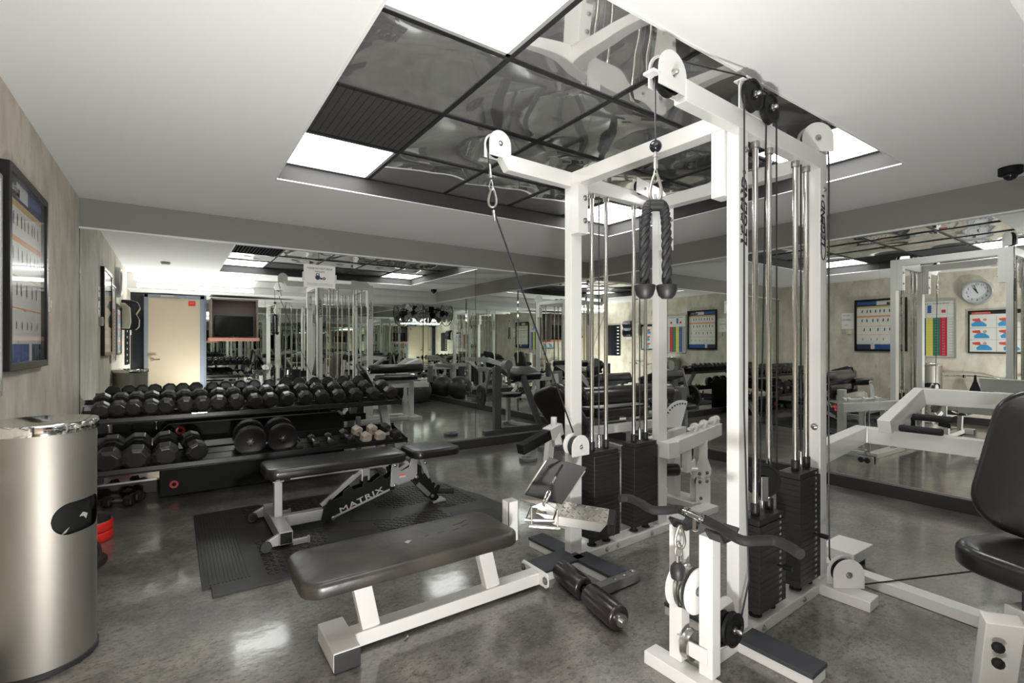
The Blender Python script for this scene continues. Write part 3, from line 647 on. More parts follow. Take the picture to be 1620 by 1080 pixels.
for i, px in enumerate(px_u):
    u = (px - 810) / 778; x = 4.65 * (math.sin(.60214) + u * math.cos(.60214)) / (math.cos(.60214) - u * math.sin(.60214))
    s_ = .95 + .006 * i; lab = 'black rubber dumbbell on the upper rack tier, ' + ORD[i]
    if d0 is None:
        d0 = dumbbell('dumbbell', lab, .062, .085, .115, 8, 'dbrub', (x, 4.74, .818), 14, 0, 'dumbbells on the upper tier'); o = d0
    else: o = dup(d0, (x, 4.74, .818), None, s_, lab, 'dumbbells on the upper tier')
    o.scale = (s_,) * 3; o.rotation_euler = (math.radians(14 + R.uniform(-1, 1)), R.uniform(-.25, .25), R.uniform(-.05, .05)); o.location.z = .765 + .0565 * s_ + .0
D1 = [(172, 'leftmost of the big ones'), (216, 'second big one'), (262, 'third big one'), (307, 'tilted rightmost big one')]
d1 = None
for i, (px, w_) in enumerate(D1):
    u = (px - 810) / 778; x = 4.50 * (math.sin(.60214) + u * math.cos(.60214)) / (math.cos(.60214) - u * math.sin(.60214))
    lab = 'large black rubber dumbbell on the lower rack tier, ' + w_
    if d1 is None: d1 = o = dumbbell('large_dumbbell', lab, .089, .12, .12, 8, 'dbrub', (x, 4.615, .475), 12, 0, 'large dumbbells on the lower tier')
    else: o = dup(d1, (x, 4.615, .475), None, 1, lab)
    o.rotation_euler = (math.radians(12), (.0, .1, -.1, .35)[i], (-.02, .02, 0, .22)[i]); o.scale = ((1, 1, .97, .86)[i],) * 3
# two plate-loaded dumbbells
for i, px in enumerate((393, 443)):
    u = (px - 810) / 778; x = 4.52 * (math.sin(.60214) + u * math.cos(.60214)) / (math.cos(.60214) - u * math.sin(.60214)) + .02
    t = thing('loaded_dumbbell', ('plate-loaded star-collar dumbbell on the lower tier, nearer the big rubber dumbbells', 'plate-loaded star-collar dumbbell on the lower tier, nearer the small hex dumbbells')[i],
              'dumbbell', (x, 4.62, .50), 0, 'plate-loaded dumbbells'); t.rotation_euler = (math.radians(12), 0, (-.04, .03)[i])
    FR.append(T(*t.location))
    for s_ in (-1, 1):
        for k, (rr_, y) in enumerate(((.118, .066), (.118, .095))):
            mk('weight_disc', MB().lathe([(.02, -.012), (rr_ * .8, -.009), (rr_ * .86, -.014), (rr_, -.012), (rr_ * 1.0, .012), (rr_ * .86, .014), (rr_ * .8, .009), (.02, .012)], (0, s_ * y, 0), (0, 1, 0), 34), 'iron', t)
        p_ = [((.03 if k % 2 == 0 else .018) * math.cos(PI * k / 6), (.03 if k % 2 == 0 else .018) * math.sin(PI * k / 6)) for k in range(12)]
        mk('star_collar', MB().prism(p_, (0, s_ * .108, 0), (1, 0, 0), (0, 0, 1), (0, s_ * .014, 0)).cyl((0, s_ * .108, 0), (0, s_ * .14, 0), .011, n=12), 'zinc', t, .001)
    mk('handle', MB().cyl((0, -.11, 0), (0, .11, 0), .014, n=12), 'zinc', t); FR.pop()
SM = [(477, .030, 'rubber', 6, 'small round-headed dumbbell on the lower tier beside the plate-loaded ones', 0), (502, .034, 'iron', 6, 'small black hex dumbbell beside the round-headed one on the lower tier', 0),
      (527, .034, 'iron', 6, 'small black hex dumbbell on the lower tier, second right of the round-headed one', 0), (555, .043, 'iron', 6, 'black hex dumbbell on the lower tier, just left of the cream pair', 0),
      (578, .052, 'cream', 6, 'cream-grey hex dumbbell on the lower tier, left one of the pale pair', 0), (601, .052, 'cream', 6, 'cream-grey hex dumbbell on the lower tier, right one of the pale pair', 0),
      (624, .052, 'iron', 6, 'black hex dumbbell at the right end of the lower tier', 0)]
for px, r_, m, n, lab, q in SM:
    u = (px - 810) / 778; x = 4.50 * (math.sin(.60214) + u * math.cos(.60214)) / (math.cos(.60214) - u * math.sin(.60214)) - .015
    o = dumbbell('hex_dumbbell' if px > 480 else 'round_dumbbell', lab, r_, r_ * 1.5, .10, n if px > 480 else 14, m, (x, 4.57, .378 + r_ * 1.12), 12, 0, None, .012, 'zinc' if px > 480 else 'rubber')
    o.rotation_euler = (math.radians(12), 0, R.uniform(-.1, .25))
for (x, y, rz_), lab in (((-.36, 4.92, 70), 'small black hex dumbbell on the floor under the rack, nearer the left wall'), ((-.27, 5.06, 30), 'small black hex dumbbell on the floor under the rack, nearer the mirror')):
    o = dumbbell('hex_dumbbell', lab, .045, .065, .08, 6, 'iron', (x, y, .042)); o.rotation_euler = (0, 0, math.radians(rz_))
# folded black exercise mat with red eyelets, upright behind the rack
fm = thing('folded_mat', 'black folded exercise mat with red eyelets standing upright behind the dumbbell rack', 'exercise mat', (.6, 5.02, 0))
RB = [(-.10 + .0, 0), (1.40, 0), (1.40, .54), (1.34, .60), (-.04, .60), (-.10, .54)]
mk('mat_body', MB().prism(RB, (0, 4.995, .002), (1, 0, 0), (0, 0, 1), (0, .05, 0)), 'blackm', fm, .008)
for x, z_ in ((.045, .545), (.0, .10)): mk('eyelet', MB().lathe([(.016, 0), (.016, .006), (.032, .006), (.034, 0)], (x, 4.994, z_), (0, -1, 0), 24), 'red', fm)

# ------------------------------------------------------------------ things on the floor at the left
kb = thing('step_riser', 'two stacked bright red rings with a black iron plate on top, beside the steel bin', 'weights', (-.42, 4.16, 0))
for k in range(2): mk('red_ring', MB().lathe([(.10, .002 + k * .062), (.125, .002 + k * .062), (.13, .01 + k * .062), (.13, .052 + k * .062), (.125, .06 + k * .062), (.10, .06 + k * .062)], (-.46, 4.18, 0), (0, 0, 1), 40), 'red', kb)
mk('iron_plate', MB().lathe([(0, .124), (.10, .124), (.118, .13), (.118, .15), (.05, .165), (.02, .175), (0, .175)], (-.46, 4.18, 0), (0, 0, 1), 36), 'iron', kb)
mk('chrome_ring', MB().lathe([(.10, .12), (.122, .12), (.122, .128), (.10, .128)], (-.46, 4.18, 0), (0, 0, 1), 36), 'chrome', kb)
def iron_plate(name, lab, c, r, ax, th=.03, m='iron'):
    t = thing(name, lab, 'weight plate', c)
    mk('disc', MB().lathe([(.022, -th * .4), (r * .3, -th * .5), (r * .34, -th * .3), (r * .78, -th * .3), (r * .84, -th / 2), (r * .97, -th / 2), (r, -th * .3), (r, th * .3), (r * .97, th / 2), (r * .84, th / 2), (r * .78, th * .3), (r * .34, th * .3), (r * .3, th / 2), (.022, th * .4), (.022, -th * .4)], c, ax, 40), m, t)
    mk('hub_ring', MB().lathe([(.02, -th * .52), (.028, -th * .52), (.028, th * .52), (.02, th * .52)], c, ax, 20), 'zinc', t); return t
iron_plate('weight_plate', 'black iron weight plate standing on edge behind the steel bin', (-.425, 3.60, .098), .095, (.5, -.85, .16))
iron_plate('weight_plate', 'black iron weight plate lying on the floor behind the steel bin', (-.44, 3.72, .018), .12, (0, 0, 1))
iron_plate('weight_plate', 'grey weight plate lying flat on the floor before the left mirror', (3.19, 4.33, .019), .10, (0, 0, 1), .034, 'dgrey')
# interlocking rubber mat
mt = thing('rubber_floor_mat', 'black rubber floor mat with raised patterns under the adjustable bench', 'floor mat', (1.1, 3.6, 0))
P0 = [(.12, 2.99), (.16, 2.99), (.16, 2.87), (2.0, 2.87), (2.14, 3.10), (2.12, 3.5), (2.06, 3.78), (1.99, 4.27), (.66, 4.30), (.64, 4.27), (.56, 4.27), (.54, 4.31), (.12, 4.31)]
mk('mat_base', MB().prism(P0[::-1], (0, 0, .001), (1, 0, 0), (0, 1, 0), (0, 0, .012)), 'mat', mt)
m_ = MB()
for k in range(12): m_.box(.135 + k * .018, .143 + k * .018, 3.0, 4.29, .012, .0165)
mk('ribbed_border', m_, 'mat', mt, label='ribbed border strip')
nets = [(.42, 2.95, .40, .55, 1), (.42, 3.95, .5, .3, 0), (1.15, 3.0, .52, .42, 1), (1.30, 3.62, .5, .5, 1), (.95, 3.9, .3, .3, 0), (1.72, 3.42, .3, .6, 0)]
for x0, y0, wx, wy, kind in nets:
    m_ = MB(); nx, ny = int(wx / .034), int(wy / .034)
    for i in range(nx):
        for j in range(ny):
            cx, cyy = x0 + (i + .5) * wx / nx, y0 + (j + .5) * wy / ny; c_ = .011 * (1 if (i + j) % 2 else -1)
            m_.bar((cx - .012, cyy - c_, .013), (cx + .012, cyy + c_, .013), .007, .007)
    mk('raised_pattern', m_, 'mat', mt)
for p_ in ([(.72, 3.06), (.98, 3.0), (1.12, 3.3), (.86, 3.42)], [(1.02, 3.52), (1.28, 3.40), (1.40, 3.66), (1.12, 3.78)], [(.60, 3.5), (.84, 3.5), (.9, 3.75), (.62, 3.8)], [(1.62, 2.95), (1.95, 2.92), (2.02, 3.2), (1.7, 3.3)]): mk('smooth_tile', MB().prism(p_, (0, 0, .012), (1, 0, 0), (0, 1, 0), (0, 0, .004)), 'rubber', mt, .001)

# ------------------------------------------------------------------ adjustable bench
BY = 3.62
ab = thing('adjustable_bench', 'adjustable weight bench with silver frame and black notched supports, standing on the rubber mat', 'bench', (1.1, BY, .013))
mk('back_pad', MB().cushion(T(.965, BY + .02, .392), .96, .36, .068, .07, .022, .004), 'pad', ab)
mk('seat_pad', MB().cushion(T(1.69, BY + .0, .396), .40, .34, .064, .07, .022, .004), 'pad', ab)
mk('pad_beam', MB().bar((.56, BY, .372), (1.34, BY, .368), .05, .04), 'silver', ab, .004)
mk('pad_hook', MB().box(.585, .65, BY - .03, BY + .03, .345, .39), 'blackm', ab, .003)
mk('rear_post', MB().bar((.575, BY, .10), (.575, BY, .352), .05, .055), 'silver', ab, .004)
mk('post_cap', MB().box(.54, .61, BY - .036, BY + .036, .350, .358), 'silver', ab, .002)
mk('rear_crossbar', MB().box(.53, .61, 3.29, 3.95, .035, .115), 'silver', ab, .005)
mk('end_cap', MB().box(.537, .603, 3.284, 3.2895, .042, .108), 'blackm', ab); mk('end_cap', MB().box(.537, .603, 3.9505, 3.956, .042, .108), 'blackm', ab)
for y in (3.31, 3.93):
    b_ = mk('wheel_bracket', MB().prism([(.53, .105), (.44, .06), (.44, .035), (.53, .035)], (0, y - .014, 0), (1, 0, 0), (0, 0, 1), (0, .028, 0)), 'silver', ab, .003)
    mk('wheel', MB().lathe([(0, -.012), (.030, -.012), (.034, -.006), (.034, .006), (.030, .012), (0, .012)], (.455, y - .03, .047), (0, 1, 0), 24), 'rubber', b_)
    mk('floor_stub', MB().box(.61, .71, y - .015, y + .015, .018, .048).box(.70, .712, y - .017, y + .017, .014, .055), 'silver', ab, .003)
mk('main_beam', MB().rsweep([(.60, BY - .02, .085), (.90, BY - .02, .085), (1.40, BY - .02, .235), (1.50, BY - .02, .25)], .06, .075), 'silver', ab, .004)
lad = [(.84, .035), (.90, .02), (1.37, .165), (1.40, .19), (1.41, .30), (1.36, .33), (1.335, .31), (1.345, .27), (1.30, .245), (1.27, .285), (1.20, .24), (1.165, .24), (1.165, .29), (1.135, .285), (1.13, .22), (1.07, .205), (1.04, .235), (.99, .205), (.985, .175), (.93, .155), (.90, .165), (.86, .12)]
for y in (BY - .068, BY + .022): mk('notched_plate', MB().prism(lad, (0, y, .02), (1, 0, 0), (0, 0, 1), (0, .012, 0)), 'black', ab, .0015)
mv = Vector((.455, 0, .15)).normalized()
o_ = Vector((1.12, BY - .0695, .145))
m_ = MB().text('MATRIX', fmat(o_, mv, (-mv.z, 0, mv.x)), .052, .0006, .33, space=1.15, bold=.0008)
mk('lettering', m_, 'letterw', ab)
mk('red_dot', MB().lathe([(0, 0), (.0055, 0), (.0055, .0012), (0, .0012)], o_ + mv * -.075 + Vector((0, -.0005, -.010)), (0, -1, 0), 10), 'red', ab)
mk('silver_inlay', MB().bar((.92, BY - .070, .058), (1.33, BY - .070, .185), .004, .014), 'silver', ab)
mk('back_strut', MB().bar((.85, BY - .02, .14), (1.14, BY - .02, .35), .028, .03), 'silver', ab, .003)
mk('strut_pin', MB().cyl((.87, BY - .09, .13), (.87, BY + .05, .13), .012, n=14), 'blackm', ab)
mk('hinge_plate', MB().box(1.13, 1.19, BY - .04, BY + .04, .27, .36), 'silver', ab, .004)
hubp = [(1.335, .21), (1.345, .20), (1.52, .235), (1.55, .27), (1.55, .38), (1.53, .395), (1.50, .39), (1.485, .33), (1.42, .31), (1.40, .33), (1.395, .385), (1.37, .39), (1.345, .36)]
for y in (BY - .072, BY + .03): mk('hub_plate', MB().prism(hubp, (0, y, 0), (1, 0, 0), (0, 0, 1), (0, .008, 0)), 'silver', ab, .0015)
mk('warning_label', MB().use('warn').box(1.405, 1.455, BY - .0728, BY - .0722, .273, .284).use('p_white').box(1.405, 1.455, BY - .0728, BY - .0722, .262, .273), 'warn', ab)
mk('hub_link', MB().bar((1.40, BY - .03, .31), (1.49, BY - .03, .36), .05, .028), 'silver', ab, .003)
fl = [(1.53, .30), (1.56, .33), (1.585, .31), (1.59, .24), (1.605, .225), (1.62, .25), (1.65, .20), (1.665, .205), (1.675, .17), (1.70, .12), (1.73, .145), (1.75, .13), (1.72, .07), (1.74, .04), (1.71, .02), (1.67, .03), (1.51, .22)]
for y in (BY - .065, BY + .02): mk('front_notched_plate', MB().prism(fl, (0, y, .012), (1, 0, 0), (0, 0, 1), (0, .012, 0)), 'black', ab, .0015)
mk('front_leg', MB().bar((1.52, BY - .02, .26), (1.715, BY - .02, .05), .055, .05).box(1.69, 1.80, BY - .07, BY + .03, .014, .03), 'silver', ab, .003)
mk('silver_inlay', MB().bar((1.555, BY - .066, .19), (1.655, BY - .066, .085), .003, .035), 'dgrey', ab)
mk('seat_strut', MB().bar((1.60, BY - .02, .38), (1.68, BY - .02, .14), .03, .035), 'silver', ab, .003)
mk('seat_beam', MB().bar((1.52, BY - .02, .382), (1.80, BY - .02, .382), .05, .028), 'silver', ab, .003)
mk('foot_handle', MB().cyl((1.70, BY - .02, .10), (1.86, BY - .08, .085), .018, n=14), 'grip', ab)
for x, z_ in ((.92, .055), (1.37, .21), (1.545, .245), (1.68, .075), (1.62, .345), (1.375, .36)): mk('bolt', bolt(MB(), (x, BY - .07, z_), (0, -1, 0), .010, .008), 'zinc', ab)

# ------------------------------------------------------------------ white flat bench
fb_ = thing('flat_bench', 'white-framed flat bench with a worn black vinyl pad, in front of the cable machine', 'bench', (1.0, 2.08, 0))
mk('pad', MB().cushion(T(.86, 2.055, .335), .96, .38, .062, .075, .02, .006), 'padw', fb_)
mk('pad_tear', MB().prism([(0, 0), (.02, .012), (.035, .004), (.022, -.008), (.01, -.02)], (.83, 2.04, .4035), (1, 0, 0), (0, 1, 0), (0, 0, .0012)), 'p_gry', fb_)
m_ = MB()
for x, y, l_ in ((1.10, 2.10, .06), (1.13, 2.07, .04), (1.0, 2.05, .035), (1.07, 2.045, .04), (.93, 2.05, .025), (1.16, 2.12, .03)): m_.prism([(0, 0), (l_, .008), (l_ * .9, .0105), (0, .003)], (x, y, .4035), (1, 0, 0), (0, 1, 0), (0, 0, .0008))
mk('pad_crack', m_, 'ink', fb_)
mk('base_rail', MB().bar((.60, 2.075, .045), (1.575, 2.075, .045), .075, .06), 'white', fb_, .004)
mk('front_foot', MB().box(.505, .61, 1.945, 2.20, .004, .078), 'white', fb_, .005)
mk('foot_cap', MB().box(.507, .608, 1.938, 1.946, .004, .074), 'rubber', fb_, .002)
mk('support', MB().bar((.69, 2.075, .07), (.64, 2.075, .31), .05, .075, (1, 0, 0)), 'white', fb_, .004)
mk('support', MB().bar((1.30, 2.075, .07), (1.24, 2.075, .31), .05, .075, (1, 0, 0)), 'white', fb_, .004)
mk('seat_beam', MB().bar((.46, 2.075, .312), (1.41, 2.075, .312), .05, .045), 'white', fb_, .004)
m_ = MB(); q = .003
m_.box(1.385, 1.445, 2.045, 2.045 + q, .275, .475).box(1.385, 1.445, 2.105 - q, 2.105, .275, .475).box(1.385, 1.385 + q, 2.045, 2.105, .275, .475).box(1.445 - q, 1.445, 2.045, 2.105, .275, .475)
mk('socket_tube', m_, 'chip', fb_)
rr = [(.12 * (1 if a < 2 else -1) * 1.0, 0) for a in range(4)]
pl = [(-.115, -.025), (-.10, -.038), (.10, -.038), (.115, -.025), (.115, .025), (.10, .038), (-.10, .038), (-.115, .025)]
mk('joining_plate', MB().prism(pl, (1.576, 2.085, .052), (0, 1, 0), (0, 0, 1), (.009, 0, 0)), 'chip', fb_, .0015)
for y in (1.99, 2.18): mk('plate_bolt', bolt(MB(), (1.575, y, .052), (-1, 0, 0), .013), 'dgrey', fb_)

# ------------------------------------------------------------------ loose foam roller attachment and a screw
fr_ = thing('foam_roller_attachment', 'leg roller attachment with two brown-black foam rolls lying on the floor', 'foam roller', (1.72, 1.78, 0))
a0, a1 = Vector((1.715, 2.03, .06)), Vector((1.615, 1.50, .06)); ax = (a1 - a0).normalized(); L0 = (a1 - a0).length
def roll(p0, p1, r, m, parent, cap='blackm'):
    l_ = (p1 - p0).length; d = (p1 - p0).normalized()
    return mk('foam_roll', MB().lathe([(r * .45, -.002), (r * .82, -.002), (r * .96, .004), (r, .012), (r, l_ - .012), (r * .96, l_ - .004), (r * .82, l_ + .002), (r * .45, l_ + .002)], p0, d, 28), m, parent)
roll(a0, a0 + ax * .23, .056, 'padb', fr_); roll(a0 + ax * .285, a1 - ax * .02, .056, 'padb', fr_)
mk('axle', MB().cyl(a0 - ax * .004, a1 - ax * .004, .017, n=16), 'black', fr_)
mk('axle_end', MB().cyl(a1 - ax * .018, a1 + ax * .002, .028, n=20).cyl(a1, a1 + ax * .018, .013, n=14), 'zinc', fr_)
mk('square_tube', MB().bar(a0 + ax * .26 + Vector((0, 0, -.012)), (2.055, 1.80, .032), .048, .05), 'dgrey', fr_, .003)
for k in range(5): mk('tube_bolt', bolt(MB(), (1.72 + k * .075, 1.775 + k * .006, .060), (0, 0, 1), .012, .006), 'zinc', fr_)
sw_ = pc(640, 1012, .004)
tag(mk('loose_screw', MB().cyl(sw_, sw_ + Vector((.018, .014, .001)), .0025, n=8).cyl(sw_ + Vector((.018, .014, .002)), sw_ + Vector((.021, .0165, .002)), .005, n=10), 'zinc'), 'small loose screw lying on the floor beside the white flat bench', 'screw')

# ------------------------------------------------------------------ stainless bin
bn = thing('waste_bin', 'tall round brushed stainless steel waste bin beside the left wall', 'bin', (-.445, 2.72, 0))
BC = (-.448, 2.72, 0); n = 72; R0, R1, zb, zt = .178, .176, 0, .925
m_ = MB(); hole = math.radians(-33); cols = 300; vs = []; fs = []
for j in range(cols):
    a = 2 * PI * j / cols; dx = abs(((a - hole + PI) % (2 * PI) - PI) * R0); q = max(dx - .055, 0) / .062
    dz = .062 * math.sqrt(max(0, 1 - q * q)) if q < 1 else 0
    for z_ in (.01, .585 - dz, .585 + dz, zt): vs.append((BC[0] + R0 * math.cos(a), BC[1] + R0 * math.sin(a), z_))
for j in range(cols):
    k = (j + 1) % cols
    for r_ in (0, 2): fs.append((4 * j + r_, 4 * k + r_, 4 * k + r_ + 1, 4 * j + r_ + 1))
m_.add(vs, fs, True)
mk('bin_body', m_, 'steel', bn)
mk('inner_liner', MB().lathe([(.160, .02), (.160, .90)], BC, (0, 0, 1), 40), 'blackm', bn)
mk('base_ring', MB().lathe([(0, .002), (.184, .002), (.184, .02), (.178, .022)], BC, (0, 0, 1), 64), 'rubber', bn)
mk('lid', MB().lathe([(.178, .922), (.186, .922), (.187, .93), (.187, .955), (.183, .962), (.12, .955), (0, .952)], BC, (0, 0, 1), 64), 'chrome', bn)
hx, hy = BC[0] + .17 * math.cos(hole), BC[1] + .17 * math.sin(hole)
mk('plastic_bag', MB().prism([(-.05, -.05), (.05, -.05), (.045, .0), (.02, .012), (-.01, -.012)], (hx - .012, hy, .575), (-math.sin(hole), math.cos(hole), 0), (.3, .1, 1), (-.004, 0, 0)), 'p_gry', bn, .001)

# ------------------------------------------------------------------ left wall: posters, chart, clock, notices
def frame_box(t, y0, y1, z0, z1, m, fw=.03, dp=.032, x=XL):
    m_ = MB().box(x, x + dp, y0, y0 + fw, z0, z1).box(x, x + dp, y1 - fw, y1, z0, z1).box(x, x + dp, y0 + fw, y1 - fw, z0, z0 + fw).box(x, x + dp, y0 + fw, y1 - fw, z1 - fw, z1)
    return mk('frame', m_, m, t, .002)
WU, WV = Vector((0, 1, 0)), Vector((0, 0, 1))
def fig(mb, y, z, h, x, key='ink', lean=0):
    mb.use(key); mb.prism([(-.12, -.5), (.12, -.5), (.14 + lean, .2), (.05 + lean, .28), (.08 + lean, .42), (-.06 + lean, .5), (-.1 + lean, .3), (-.16 + lean, .2)], (x, y, z), WU * h, WV * h, (.0004, 0, 0))
t = thing('exercise_poster', 'black-framed exercise poster with rows of tiny figures on the left wall', 'poster', (XL, 3.445, 1.15))
y0, y1, z0, z1 = 3.045, 3.845, 1.15, 2.085
frame_box(t, y0, y1, z0, z1, 'black', .034, .034)
x = XL + .008; m_ = MB().use('p_white').box(XL + .002, x, y0 + .03, y1 - .03, z0 + .03, z1 - .03); x2 = x + .0006
def blk(key, a0, a1, b0, b1): m_.use(key).box(x, x2, y0 + .03 + (y1 - y0 - .06) * a0, y0 + .03 + (y1 - y0 - .06) * a1, z0 + .03 + (z1 - z0 - .06) * b0, z0 + .03 + (z1 - z0 - .06) * b1)
blk('p_navy', 0, 1, .89, 1); x2 += .0003; blk('p_white', .28, .58, .91, 1); blk('ink', .0, .36, .915, .965); blk('p_blue', .60, 1, .93, 1); blk('p_gold', 0, 1, .855, .885); blk('p_org', 0, 1, .665, .695)
for b_ in (.475, .30): blk('p_org', 0, 1, b_, b_ + .006)
blk('p_blue', 0, .62, 0, .105); blk('p_white', .62, .70, 0, .105); blk('p_navy', .70, 1, 0, .105); blk('p_gry', .3, .34, .11, .12)
m_.use('p_white').text('WORKOUT', fmat((x2, y0 + .18, z1 - .075), WU, WV), .04, .0003, .2)
m_.use('p_org').text('BICEPS', fmat((x2, (y0 + y1) / 2, z0 + .455), WU, WV), .016, .0002); m_.text('TRICEPS', fmat((x2, (y0 + y1) / 2, z0 + .29), WU, WV), .016, .0002)
for row, (bz, cnt) in enumerate(((.79, 9), (.60, 8), (.41, 6), (.21, 6))):
    for k in range(cnt): fig(m_, y0 + .08 + (y1 - y0 - .16) * (k + .3 + R.uniform(0, .3)) / cnt, z0 + .03 + bz * (z1 - z0 - .06), .062 if row < 3 else .04, x2, 'p_navy' if k % 3 else 'ink', R.uniform(-.1, .1))
mk('printed_sheet', m_, 'p_white', t)
mk('glass_pane', MB().box(XL + .026, XL + .028, y0 + .032, y1 - .032, z0 + .032, z1 - .032), 'glass', t)
t = thing('weight_chart', 'grey-framed chart with red, green, yellow and blue columns on the left wall', 'poster', (XL, 2.71, 1.05))
y0, y1, z0, z1 = 2.40, 3.00, 1.05, 2.0
frame_box(t, y0, y1, z0, z1, 'silver', .018, .02)
x = XL + .008; x2 = x + .0006; m_ = MB().use('p_white').box(XL + .002, x, y0 + .015, y1 - .015, z0 + .015, z1 - .015)
cw = (y1 - y0 - .05) / 6
m_.use('ink').text('WEIGHT CHART', fmat((x2, (y0 + y1) / 2, z1 - .055), WU, WV), .03, .0002, .42)
for k, key in enumerate((None, 'p_red', 'p_grn', 'p_yel', 'p_blue', 'p_gry')):
    ya = y0 + .025 + k * cw
    if key: m_.use(key).box(x, x2, ya, ya + cw, z0 + .03, z0 + .66)
    if k in (1, 3, 4): m_.use('p_blue' if k == 3 else 'p_red').box(x, x2, ya + .02, ya + cw * .8, z0 + .74, z0 + (.87 if k == 3 else .79))
    for q in range(14):
        m_.use('ink' if k in (0, 5) else 'letterw').text(str(21 - q + 3 * k) if k else '%d %d' % (300 - q * 14, 320 - q * 15), fmat((x2 + .0004, ya + cw / 2, z0 + .055 + q * .0445), WU, WV), .034 if k in (1, 2, 3, 4) else .020, .0002)
m_.use('ink')
for q in range(15): m_.box(x2, x2 + .0002, y0 + .025, y1 - .025, z0 + .031 + q * .0448, z0 + .0322 + q * .0448)
for k in range(7): m_.box(x2, x2 + .0002, y0 + .025 + k * cw, y0 + .0262 + k * cw, z0 + .03, z0 + .88)
for zz in (.66, .715, .885): m_.box(x2, x2 + .0002, y0 + .025, y1 - .025, z0 + zz, z0 + zz + .0015)
mk('printed_sheet', m_, 'p_white', t)
t = thing('first_aid_poster', 'black-framed first aid poster with red and blue drawings under the clock', 'poster', (XL, 1.9, 1.13))
y0, y1, z0, z1 = 1.60, 2.26, 1.13, 1.80
frame_box(t, y0, y1, z0, z1, 'black', .018, .02)
x = XL + .008; x2 = x + .0006; m_ = MB().use('p_white').box(XL + .002, x, y0 + .015, y1 - .015, z0 + .015, z1 - .015)
m_.use('ink').box(x, x2, y0 + .018, y1 - .018, z1 - .06, z1 - .018); m_.use('p_rr').box(x2, x2 + .0004, y1 - .26, y1 - .04, z1 - .055, z1 - .022); m_.use('letterw').text('CHOKING', fmat((x2 + .0008, y1 - .15, z1 - .04), WU, WV), .03, .0002)
for k in range(2):
    for q in range(3):
        ya, za = y0 + .03 + k * .305, z0 + .03 + q * .185
        m_.use('ink').box(x, x2, ya - .004, ya + .30, za - .004, za - .001).box(x, x2, ya - .004, ya - .001, za, za + .18)
        m_.use('p_sky').prism([(0, 0), (.17, .0), (.18, .04), (.12, .09), (.05, .08), (0, .03)], (x, ya + .05 + .03 * q, za + .02), WU, WV, (.0006, 0, 0))
        m_.use('p_rr').prism([(0, 0), (.10, .02), (.11, .05), (.02, .06)], (x, ya + .17, za + .09), WU, WV, (.0007, 0, 0)); m_.use('p_skin').lathe([(0, 0), (.022, 0), (.022, .0009), (0, .0009)], (x, ya + .13, za + .125), (1, 0, 0), 12)
mk('printed_sheet', m_, 'p_white', t)
cl = thing('wall_clock', 'round silver wall clock with a white face above the first aid poster', 'clock', (XL, 2.15, 1.89))
cc = Vector((XL, 2.15, 2.09))
mk('rim', MB().lathe([(.155, .02), (.158, .048), (.175, .055), (.195, .045), (.20, .02), (.20, 0), (0, 0)], cc, (1, 0, 0), 48), 'silver', cl)
m_ = MB().use('clockface').lathe([(0, .019), (.158, .019), (.158, .021), (0, .021)], cc, (1, 0, 0), 40)
for h_ in range(1, 13):
    a = PI / 2 - h_ * PI / 6; m_.use('ink').text(str(h_), fmat(cc + Vector((.022, math.cos(a) * .122, math.sin(a) * .122)), WU, WV), .048, .0002)
mk('dial', m_, 'clockface', cl)
for a, l_, w_ in ((math.radians(90 - 33), .085, .012), (math.radians(90 - 18), .125, .008)):
    mk('hand', MB().bar(cc + Vector((.027, -math.cos(a) * .02, -math.sin(a) * .02)), cc + Vector((.027, math.cos(a) * l_, math.sin(a) * l_)), w_, .002, (1, 0, 0)), 'ink', cl)
t = thing('wall_notice', 'white paper notice pinned beside the exercise poster on the left wall', 'notice', (XL, 3.98, 1.5))
mk('paper_sheet', MB().use('paper').box(XL + .001, XL + .0025, 3.865, 4.065, 1.56, 1.86).use('ink').text('NOTICE', fmat((XL + .003, 3.985, 1.81), WU, WV), .03, .0002)
   .text('ALL USERS OF THIS\nROOM MUST WIPE DOWN\nEQUIPMENT AFTER USE', fmat((XL + .003, 3.985, 1.73), WU, WV), .014, .0002).text('PLEASE USE\nTHE TOWELS', fmat((XL + .003, 3.985, 1.63), WU, WV), .012, .0002), 'paper', t)
tag(mk('switch_box', MB().box(XL, XL + .03, 3.90, 3.98, 1.46, 1.55).box(XL + .03, XL + .036, 3.925, 3.955, 1.48, 1.53), 'ivory', None, .003), 'small ivory switch box on the left wall under the paper notice', 'switch')
# wall rack with a silver curl bar and a black strap
t = thing('wall_bar', 'silver bent bar on wall hooks under the posters', 'barbell', (XL + .07, 2.1, .7))
mk('bar', MB().sweep([(XL + .07, 2.72, .69), (XL + .07, 2.48, .765), (XL + .07, 2.0, .765), (XL + .07, 1.75, .70), (XL + .07, 1.55, .765), (XL + .07, 1.25, .765)], .013, 12, 4), 'chrome', t)
for y in (2.3, 1.5): mk('wall_hook', MB().bar((XL, y, .745), (XL + .10, y, .745), .02, .012).box(XL + .09, XL + .10, y - .01, y + .01, .745, .785), 'black', t, .002)
t = thing('nylon_strap', 'black triangular nylon strap hanging from the silver wall bar', 'strap', (XL + .07, 2.15, .5))
mk('strap', MB().prism([(-.012, .79), (.012, .79), (.02, .70), (.085, .50), (-.085, .50), (-.02, .70)], (XL + .086, 2.16, 0), WU, WV, (.012, 0, 0)), 'blackm', t, .003)
mk('buckle', MB().bar((XL + .102, 2.09, .515), (XL + .102, 2.23, .515), .008, .02), 'chrome', t)
